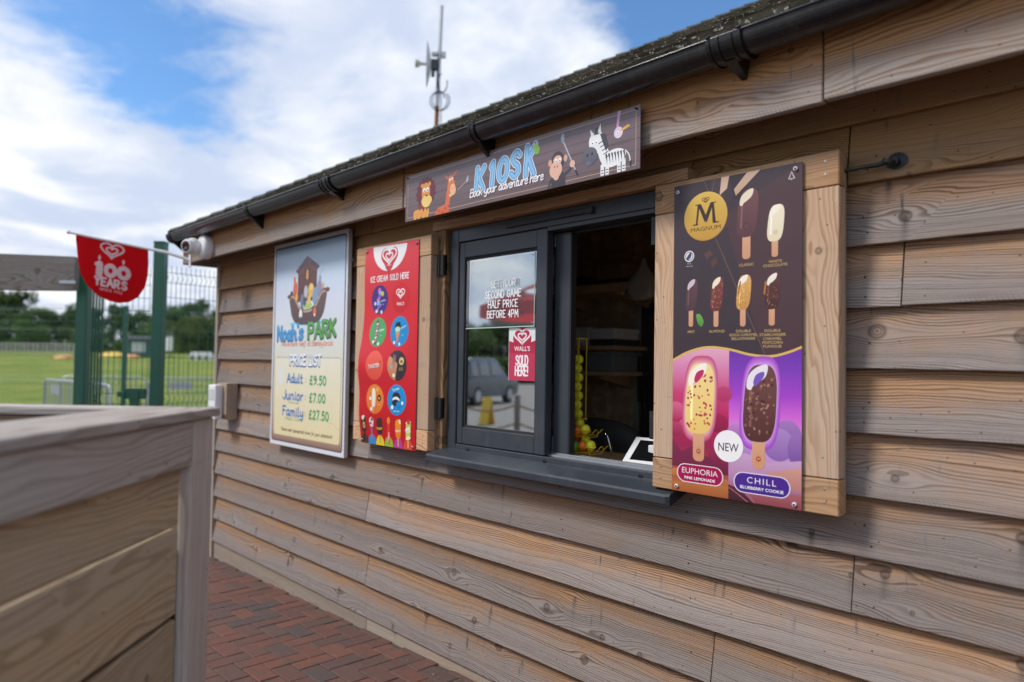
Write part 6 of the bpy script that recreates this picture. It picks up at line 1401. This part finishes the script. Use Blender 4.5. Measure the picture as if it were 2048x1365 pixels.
# ------------------------------------------------------------------ trees
def leaf_mat(name, c1, c2, c3):
    m, g, b = new_mat(name); rnd = g.n('ShaderNodeNewGeometry', out=8); oc = g.n('ShaderNodeTexCoord', out=3); r3 = g.n('ShaderNodeObjectInfo', out=5)
    nz = g.noise(oc, .5, 3, .6); c = g.mix(g.ss(nz, .35, .65), c1, c2); c = g.mix(g.m('MULTIPLY', rnd, .6), c, c3)
    k = g.m('ADD', .8, g.m('MULTIPLY', r3, .4)); c = g.mix(1., c, g.xyz(k, k, k), 'MULTIPLY')
    g.put(b.inputs['Base Color'], c); b.inputs['Roughness'].default_value = .7; b.inputs['Specular IOR Level'].default_value = .2
    tr = g.n('ShaderNodeBsdfTranslucent', {0: c}); nt = m.node_tree; nt.links.new(g.n('ShaderNodeMixShader', {0: .35, 1: b.outputs[0], 2: tr}), nt.nodes['Material Output'].inputs[0]); return m
LM = [leaf_mat('dark oak leaves', (.045, .085, .020), (.070, .120, .028), (.10, .15, .042)), leaf_mat('mid green leaves', (.06, .125, .024), (.09, .165, .034), (.13, .20, .048)), leaf_mat('yellow green leaves', (.085, .125, .018), (.13, .165, .03), (.17, .19, .05))]
M_bark = flat('grey bark', (.09, .07, .055), .9, var=.3, scale=6, bump=.6)
def tree_meshes(seed, h, rx, trunk_f, dens_, lm):
    rt = random.Random(seed); tk = MB(); tr_r = .035 * h
    tk.tube([(0, 0, -.3), (.02 * h, .01 * h, h * .25), (-.01 * h, .02 * h, h * .5), (0, 0, h * .78)], [tr_r, tr_r * .8, tr_r * .5, tr_r * .15], 8)
    clumps = []
    for i in range(16):
        a = rt.uniform(0, 2 * math.pi); z = rt.uniform(trunk_f + .06, .92); rr = rx * math.sqrt(max(.05, 1 - ((z - .55) / .5) ** 2)) * rt.uniform(.35, .95)
        cpos = Vector((rr * math.cos(a), rr * math.sin(a), z * h)); clumps.append((cpos, rt.uniform(.16, .30) * rx * 1.25))
        if i < 9: tk.tube([(0, 0, h * rt.uniform(.2, .5)), cpos * .55 + Vector((0, 0, h * .2)), cpos], [tr_r * .4, tr_r * .22, tr_r * .05], 6)
    clumps.append((Vector((0, 0, h * .9)), rx * .3)); clumps.append((Vector((0, 0, h * .62)), rx * .55))
    lf = MB()
    for cpos, cr in clumps:
        for _ in range(int(dens_ * (cr / rx) ** 1.6 * 6)):
            d = Vector((rt.gauss(0, 1), rt.gauss(0, 1), rt.gauss(0, .8))); d.normalize(); p = cpos + d * cr * rt.uniform(.45, 1.08); s_ = rt.uniform(.10, .22) * (h / 8) ** .5
            e1 = Vector((rt.gauss(0, 1), rt.gauss(0, 1), rt.gauss(0, .6))).normalized(); e2 = e1.cross(Vector((rt.gauss(0, 1), rt.gauss(0, 1), rt.gauss(0, 1)))).normalized()
            lf.add([p - e1 * s_ - e2 * s_ * .55, p + e1 * s_ * .2 - e2 * s_ * .6, p + e1 * s_ + e2 * s_ * .3, p - e1 * s_ * .1 + e2 * s_ * .75], [(0, 1, 2, 3)])
    a = lf.build('crown', lm, recalc=False); b_ = tk.build('trunk', M_bark, smooth=60, recalc=False); r_ = (a.data, b_.data); bpy.data.objects.remove(a); bpy.data.objects.remove(b_); return r_
TV = [tree_meshes(1, 8.5, 3.4, .18, 300, LM[0]), tree_meshes(2, 7., 3.0, .15, 300, LM[1]), tree_meshes(3, 9.5, 3.2, .25, 230, LM[0]), tree_meshes(4, 5.0, 3.2, .05, 340, LM[2]), tree_meshes(5, 6.0, 3.5, .05, 340, LM[1])]
def tree(kind, u, dd, sc, label, group):
    x, y = at(u, dd); rt = random.Random(int(u * 7 + dd)); z = ground_h(x, y)
    t = thing('tree', (x, y, z), label, 'tree', group); t.rotation_euler = (0, 0, rt.uniform(0, 6.28)); t.scale = (sc * rt.uniform(.9, 1.15), sc * rt.uniform(.9, 1.15), sc)
    for nm, me in zip(('crown', 'trunk'), TV[kind]): o = bpy.data.objects.new(nm, me); col.objects.link(o); o.parent = t
    return t
GT = 'trees along the far edge of the field'
row = [(0, -1120, 96, 1.0, 'dark tree beyond the left picture edge'), (2, -1075, 98, .98, 'tall dark tree outside the left picture edge'), (0, -1030, 95, .95, 'leftmost dark tree at the picture edge beyond the field'), (2, -985, 97, .88, 'tallest dark tree of the left clump beyond the field'), (1, -955, 94, .80, 'mid green tree at the right of the left clump'),
       (4, -1005, 92, .72, 'low bushy tree in front of the left clump'), (4, -925, 95, .75, 'low green tree filling the gap right of the left clump'), (1, -890, 97, .78, 'feathery mid green tree left of the gate post'), (0, -862, 95, .74, 'dark tree directly left of the gate post'), (4, -840, 93, .70, 'low bush behind the gate post'),
       (2, -800, 98, .70, 'thin tree behind the red flag'), (1, -775, 96, .72, 'mid green tree between the two near posts'), (0, -745, 97, .66, 'dark tree left of the tall fence post'), (4, -722, 95, .66, 'bushy tree behind the tall fence post'), (0, -690, 99, .78, 'dark tree right of the tall fence post'),
       (1, -660, 98, .86, 'mid green tree above the yellow bush'), (0, -625, 99, .88, 'dark tree next to the kiosk corner'), (3, -655, 90, .88, 'yellow green bush right of the tall fence post'), (3, -622, 89, .86, 'yellow green bush next to the kiosk corner'), (1, -580, 98, .9, 'mid green tree hidden behind the kiosk corner'), (3, -590, 90, .8, 'yellow green bush hidden behind the kiosk corner'),
       (4, -965, 90, .62, 'low hedge tree under the left clump'), (4, -1050, 91, .70, 'low hedge tree at the left picture edge')]
for k_, u, dd, sc, lab in row: tree(k_, u, dd, sc, lab, GT)
# undergrowth that closes the foot of the tree line
hg = MB(); rh = random.Random(8)
for i in range(9000):
    u = rh.uniform(-1180, -540); dd = 93 + rh.gauss(0, 1.2); x, y = at(u, dd); z = ground_h(x, y) + abs(rh.gauss(0, 1.0)) * (1.3 + .6 * math.sin(u * .05))
    p = Vector((x, y, z)); s_ = rh.uniform(.12, .28); e1 = Vector((rh.gauss(0, 1), rh.gauss(0, 1), rh.gauss(0, .6))).normalized(); e2 = e1.cross(Vector((rh.gauss(0, 1), rh.gauss(0, 1), rh.gauss(0, 1)))).normalized()
    hg.add([p - e1 * s_, p - e2 * s_ * .7, p + e1 * s_, p + e2 * s_ * .7], [(0, 1, 2, 3)])
tag(hg.build('undergrowth', LM[1], recalc=False), 'dense undergrowth at the foot of the far trees', 'undergrowth', kind='stuff')
# paddock rail fence far across the field
pf = thing('paddock_fence', (*at(-1000, 80), ground_h(*at(-1000, 80))), 'pale post and rail fence across the far left of the field', 'fence'); M_pale_rail = flat('pale weathered rail', (.46, .44, .42), .8)
us = [-1110 + i * 9 for i in range(29)]
for i, u in enumerate(us):
    x, y = at(u, 80); z = ground_h(x, y); mb = MB(); mb.box(x - .06, x + .06, y - .06, y + .06, z - .1, z + 1.2); mb.build('post', M_pale_rail, pf)
for hh in (.35, .7, 1.05):
    mb = MB(); pts_ = [Vector((*at(u, 80), ground_h(*at(u, 80)) + hh)) for u in us]; mb.tube(pts_, .06, 4); mb.build('rail', M_pale_rail, pf)
# small far things on the grass
def mound(u, dd, rx, hz_, cc, label):
    x, y = at(u, dd); z = ground_h(x, y); t = thing('play_mound', (x, y, z), label, 'play mound', 'yellow and orange play mounds on the field'); mb = MB()
    mb.sphere((x, y, z), 1., 18, 10, (rx, rx * .6, hz_)); mb.build('cover', flat('faded ' + label.split()[0] + ' cover', cc, .6), t, smooth=True)
    mb = MB(); mb.tube([(x - rx * 1.05, y, z + .05), (x, y - rx * .66, z + .05), (x + rx * 1.05, y, z + .05), (x, y + rx * .66, z + .05)], .08, 6, closed=True); mb.build('rim', flat('mound rim', (.30, .14, .04), .7), t)
mound(-895, 66, 1.5, .40, (.62, .33, .10), 'orange low play mound left of the gate post'); mound(-795, 72, 2.6, .55, (.70, .48, .08), 'yellow low play mound under the red flag'); mound(-758, 70, 1.2, .4, (.66, .30, .12), 'small orange play mound between the near posts')
x, y = at(-734, 74); z = ground_h(x, y); t = thing('field_shelter', (x, y, z), 'small teal shed on the field left of the tall fence post', 'shed'); M4 = Matrix.Translation((x, y, z)) @ Matrix.Rotation(math.atan2(R2.y, R2.x), 4, 'Z')
M_teal = flat('teal boards', (.025, .10, .085), .6)
mb = MB(); mb.box(-1.6, 1.6, -.9, .9, 0, 1.75, M4); mb.build('walls', M_teal, t); mb = MB(); mb.prism([(-1.05, 1.75), (1.05, 1.75), (1.05, 1.85), (0, 2.15), (-1.05, 1.85)], -1.75, 1.75, 'x', M4); mb.build('roof', M_boxd, t); mb = MB(); mb.box(-.9, .5, -.93, -.905, .5, 1.5, M4); mb.build('window', flat('pale shutter', (.42, .48, .52), .5), t)
x, y = at(-690, 73); z = ground_h(x, y); t = thing('notice_board', (x, y, z), 'white notice board on two posts right of the tall fence post', 'board')
M4 = Matrix.Translation((x, y, z)) @ Matrix.Rotation(math.atan2(R2.y, R2.x), 4, 'Z'); mb = MB(); mb.box(-.55, .55, -.04, .04, .7, 2.1, M4); mb.build('panel', M_white, t)
for s_ in (-.45, .45): mb = MB(); mb.box(s_ - .05, s_ + .05, .041, .12, -.1, 2.0, M4); mb.build('post', M_boxd, t)
# cars
def car(x, y, z, rz, body_c, label, group=None, suv=True, board=False):
    t = thing('parked_car', (x, y, z), label, 'car', group, (0, 0, rz))
    mb_ = flat('car paint ' + str(len(bpy.data.materials)), body_c, .25, coat=.6, var=.03); M4 = Matrix.Translation((x, y, z)) @ Matrix.Rotation(rz, 4, 'Z')
    hr = 1.78 if suv else 1.45
    def shell(prof, w0, w1, zmid, name, mat):
        mb = MB(); L_ = [M4 @ Vector((px, -(w0 if pz < zmid else w1), pz)) for px, pz in prof]; R_ = [M4 @ Vector((px, (w0 if pz < zmid else w1), pz)) for px, pz in prof]; n = len(prof)
        mb.add(L_ + R_, [tuple(range(n)), tuple(range(n, 2 * n))[::-1]] + [(i, n + i, n + (i + 1) % n, (i + 1) % n) for i in range(n)]); return mb.build(name, mat, t, bevel=.05)
    shell([(-2.2, .35), (-2.28, .62), (-2.22, .98), (-1.0, 1.08), (1.75, 1.06), (2.12, 1.0), (2.2, .6), (2.15, .35), (1.75, .30), (-1.9, .30)], .90, .88, .9, 'body', mb_)
    shell([(-1.25, 1.05), (-.62, hr - .08), (-.35, hr), (1.55, hr), (1.82, hr - .1), (2.05, 1.04)], .86, .70, 1.3, 'cabin', mb_)
    gm_ = flat('car glass', (.02, .025, .03), .08, coat=1)
    for s_ in (-1, 1):
        for x0, x1 in ((-.80, .15), (.25, 1.1), (1.2, 1.75)):
            mb = MB(); k0 = max(x0, -.98 + .1); pts_ = [(k0, 1.12), (x1, 1.12), (x1 - .02, hr - .14), (max(x0, -.45), hr - .14)]
            mb.add([M4 @ Vector((px, s_ * (.872 - (.16 * (pz - 1.05) / (hr - 1.05)) + .005), pz)) for px, pz in pts_] + [M4 @ Vector((px, s_ * (.85 - (.16 * (pz - 1.05) / (hr - 1.05))), pz)) for px, pz in pts_], [(0, 1, 2, 3), (4, 5, 6, 7), (0, 1, 5, 4), (1, 2, 6, 5), (2, 3, 7, 6), (3, 0, 4, 7)]); mb.build('side_window', gm_, t)
    mb = MB(); mb.add([M4 @ Vector(p) for p in ((-1.19, -.74, 1.13), (-1.19, .74, 1.13), (-.66, .64, hr - .12), (-.66, -.64, hr - .12), (-1.1, -.74, 1.13), (-1.1, .74, 1.13), (-.6, .64, hr - .12), (-.6, -.64, hr - .12))], [(0, 1, 2, 3), (4, 5, 6, 7), (0, 1, 5, 4), (1, 2, 6, 5), (2, 3, 7, 6), (3, 0, 4, 7)]); mb.build('windscreen', gm_, t)
    for s_ in (-1, 1):
        mb = MB(); mb.box(-2.29, -2.2, s_ * .68 - .17, s_ * .68 + .17, .74, .9, M4); mb.build('headlight', M_white, t, bevel=.02)
        for xw in (-1.38, 1.38):
            Wm = M4 @ Matrix.Translation((xw, s_ * .80, .36)) @ Matrix.Rotation(math.pi / 2, 4, 'X'); mb = MB(); mb.lathe([(.30, -.12), (.36, -.09), (.36, .09), (.30, .12)], Wm, 20); wh = mb.build('wheel', M_rubber, t, smooth=40); mb = MB(); mb.lathe([(.22, -.13), (.22, .13)], Wm, 16); mb.build('rim', M_steel, wh)
    mb = MB(); mb.box(-2.31, -2.24, -.62, .62, .58, .70, M4); mb.build('grille', M_boxd, t); mb = MB(); mb.box(-2.325, -2.311, -.27, .27, .47, .57, M4); mb.build('number_plate', M_white, t)
    return t
for u, lab in ((-634, 'small white domed hutch on the field, leftmost of three'), (-620, 'small white domed hutch on the field, middle of three'), (-607, 'small white domed hutch nearest the kiosk corner')):
    x, y = at(u, 68); z = ground_h(x, y); t = thing('animal_hutch', (x, y, z), lab, 'hutch', 'white hutches on the field'); mb = MB(); M4 = Matrix.Translation((x, y, z)) @ Matrix.Rotation(math.atan2(R2.y, R2.x), 4, 'Z')
    mb.prism([(-.32, 0), (.32, 0), (.32, .45)] + [(.32 * math.cos(R(q)), .45 + .32 * math.sin(R(q))) for q in range(20, 161, 20)] + [(-.32, .45)], -.45, .45, 'y', M4); mb.build('shell', M_white, t); mb = MB(); mb.box(-.16, .16, -.455, -.44, .02, .4, M4); mb.build('opening', M_boxd, t)
# blue feather banner beside the corner
x, y = at(-578, 24); t = thing('banner_flag', (x, y, -.1), 'tall blue banner just showing beside the kiosk corner', 'banner'); M4 = Matrix.Translation((x, y, -.1)) @ Matrix.Rotation(math.atan2(R2.y, R2.x), 4, 'Z')
mb = MB(); mb.box(-.28, .28, -.004, .004, 1.55, 2.75, M4); mb.build('cloth', flat('blue banner cloth', (.06, .16, .55), .7), t); mb = MB(); mb.tube([M4 @ Vector((.3, 0, 0)), M4 @ Vector((.3, 0, 2.85))], .018, 8); mb.build('pole', M_steel, t)
# ================================================================== WHAT THE PANE REFLECTS: car park, trees and a parasol out in front of the kiosk
def ref(px_dir, dist): return Vector((-2.45, 0, 0)) + Vector((px_dir[0], px_dir[1], 0)).normalized() * dist
p = ref((-.768, -.640), 25); car(p.x, p.y, -.1, math.atan2(p.y, p.x) + math.pi + .55, (.02, .035, .06), 'dark blue off-road car reflected in the window pane')
p = ref((-.755, -.655), 15.5); t = thing('caution_sign', (p.x, p.y, -.1), 'yellow folding caution stand reflected low in the pane', 'floor sign')
for s_ in (-1, 1): mb = MB(); mb.box(-.17, .17, -.012, .012, 0, .72, Matrix.Translation((p.x, p.y + s_ * .13, -.1)) @ Matrix.Rotation(s_ * R(11), 4, 'X')); mb.build('leaf', flat('yellow plastic', (.75, .48, .02), .5), t, bevel=.01)
REFL = ['car park tree nearest the kiosk wall', 'second car park tree from the kiosk wall', 'round bushy car park tree behind the blue car', 'light green car park tree behind the blue car', 'dark car park tree right of the blue car', 'large bushy car park tree beside the sticker', 'light green car park tree behind the sticker', 'dark car park tree left of the parasol', 'large bushy car park tree behind the parasol', 'car park tree farthest from the kiosk wall']
for i, (dx_, dist, kind, sc) in enumerate(((-.82, 60, 1, .9), (-.795, 62, 0, .85), (-.775, 58, 4, 1.0), (-.755, 60, 1, .9), (-.735, 59, 0, .85), (-.715, 61, 4, 1.1), (-.695, 58, 1, .95), (-.67, 60, 0, .9), (-.64, 60, 4, 1.1), (-.60, 62, 1, 1.))):
    p = ref((dx_, -math.sqrt(1 - dx_ * dx_)), dist); t = thing('tree', (p.x, p.y, -.1), REFL[i] + ' reflected in the window pane', 'tree', 'trees at the car park edge'); t.scale = (sc, sc, sc * .8); t.rotation_euler = (0, 0, i * 1.3)
    for nm, me in zip(('crown', 'trunk'), TV[kind]): o = bpy.data.objects.new(nm, me); col.objects.link(o); o.parent = t
hg = MB()
for i in range(5000):
    a = rh.uniform(-.86, -.5); p0 = ref((a, -math.sqrt(1 - a * a)), 55 + rh.gauss(0, .6)); p = Vector((p0.x, p0.y, -.1 + rh.uniform(0, 2.1))); s_ = rh.uniform(.12, .25)
    e1 = Vector((rh.gauss(0, 1), rh.gauss(0, 1), rh.gauss(0, .6))).normalized(); e2 = e1.cross(Vector((rh.gauss(0, 1), rh.gauss(0, 1), rh.gauss(0, 1)))).normalized(); hg.add([p - e1 * s_, p - e2 * s_ * .7, p + e1 * s_, p + e2 * s_ * .7], [(0, 1, 2, 3)])
tag(hg.build('hedge', LM[1], recalc=False), 'clipped green hedge along the car park, seen in the pane', 'hedge', kind='stuff')
# red parasol
p = ref((-.655, -.755), 8.3); t = thing('parasol', (p.x, p.y, -.1), 'red parasol with white marks reflected in the window pane', 'parasol')
mb = MB(); mb.tube([(p.x, p.y, -.1), (p.x, p.y, 3.0)], .022, 10); mb.build('pole', M_white, t, smooth=50); mb = MB(); mb.lathe([(.28, 0), (.28, .08), (.06, .12)], Matrix.Translation((p.x, p.y, -.1)), 20); mb.build('base', M_boxd, t)
M_red = flat('red parasol cloth', (.75, .014, .025), .7); nt = M_red.node_tree; g = NT(nt); pb_ = next(n_ for n_ in nt.nodes if n_.type == 'BSDF_PRINCIPLED'); nt.links.new(g.n('ShaderNodeMixShader', {0: .65, 1: pb_.outputs[0], 2: g.n('ShaderNodeBsdfTranslucent', {0: (.85, .02, .035)})}), nt.nodes['Material Output'].inputs[0])
for k_ in range(8):
    a0, a1 = k_ * math.pi / 4, (k_ + 1) * math.pi / 4; rr_ = 1.35
    P1, P2 = Vector((p.x + rr_ * math.cos(a0), p.y + rr_ * math.sin(a0), 2.42)), Vector((p.x + rr_ * math.cos(a1), p.y + rr_ * math.sin(a1), 2.42)); T_ = Vector((p.x, p.y, 2.98))
    mb = MB(); dn = Vector((0, 0, -.01)); mb.add([T_, P1, P2, T_ + dn, P1 + dn, P2 + dn, P1 + Vector((0, 0, -.2)), P2 + Vector((0, 0, -.2))], [(0, 1, 2), (5, 4, 3), (1, 6, 7, 2)]); pn = mb.build('canopy_panel', M_red, t, recalc=False)
    m1 = (P1 + P2) / 2; nv = (P2 - P1).cross(T_ - P1).normalized(); nv = nv if nv.z > 0 else -nv; cc = T_ + (m1 - T_) * .68 + nv * .004; e1 = (P2 - P1).normalized(); e2 = (T_ - m1).normalized()
    mb = MB(); mb.add([cc + e1 * .30 * math.cos(q * .4488) + e2 * .17 * math.sin(q * .4488) for q in range(14)], [tuple(range(14))]); mb.build('white_mark', M_white, pn, recalc=False)
# rope and post barrier low in front of the kiosk
rp_ = thing('rope_barrier', (-12, -9, -.1), 'low rope and post barrier reflected at the foot of the pane', 'barrier'); M_rope = flat('brown rope', (.30, .21, .12), .9); pp = [ref((dx_, -math.sqrt(1 - dx_ * dx_)), 11.5) for dx_ in (-.86, -.79, -.72, -.65, -.57)]
for q in pp: mb = MB(); mb.tube([(q.x, q.y, -.1), (q.x, q.y, .85)], .06, 8); mb.build('post', M_beam, rp_, smooth=50)
for q0, q1 in zip(pp, pp[1:]):
    for hh in (.75, .38): mb = MB(); mb.tube([q0.lerp(q1, i / 8) + Vector((0, 0, hh - .1 - .14 * math.sin(math.pi * i / 8))) for i in range(9)], .022, 6); mb.build('rope', M_rope, rp_, smooth=True)
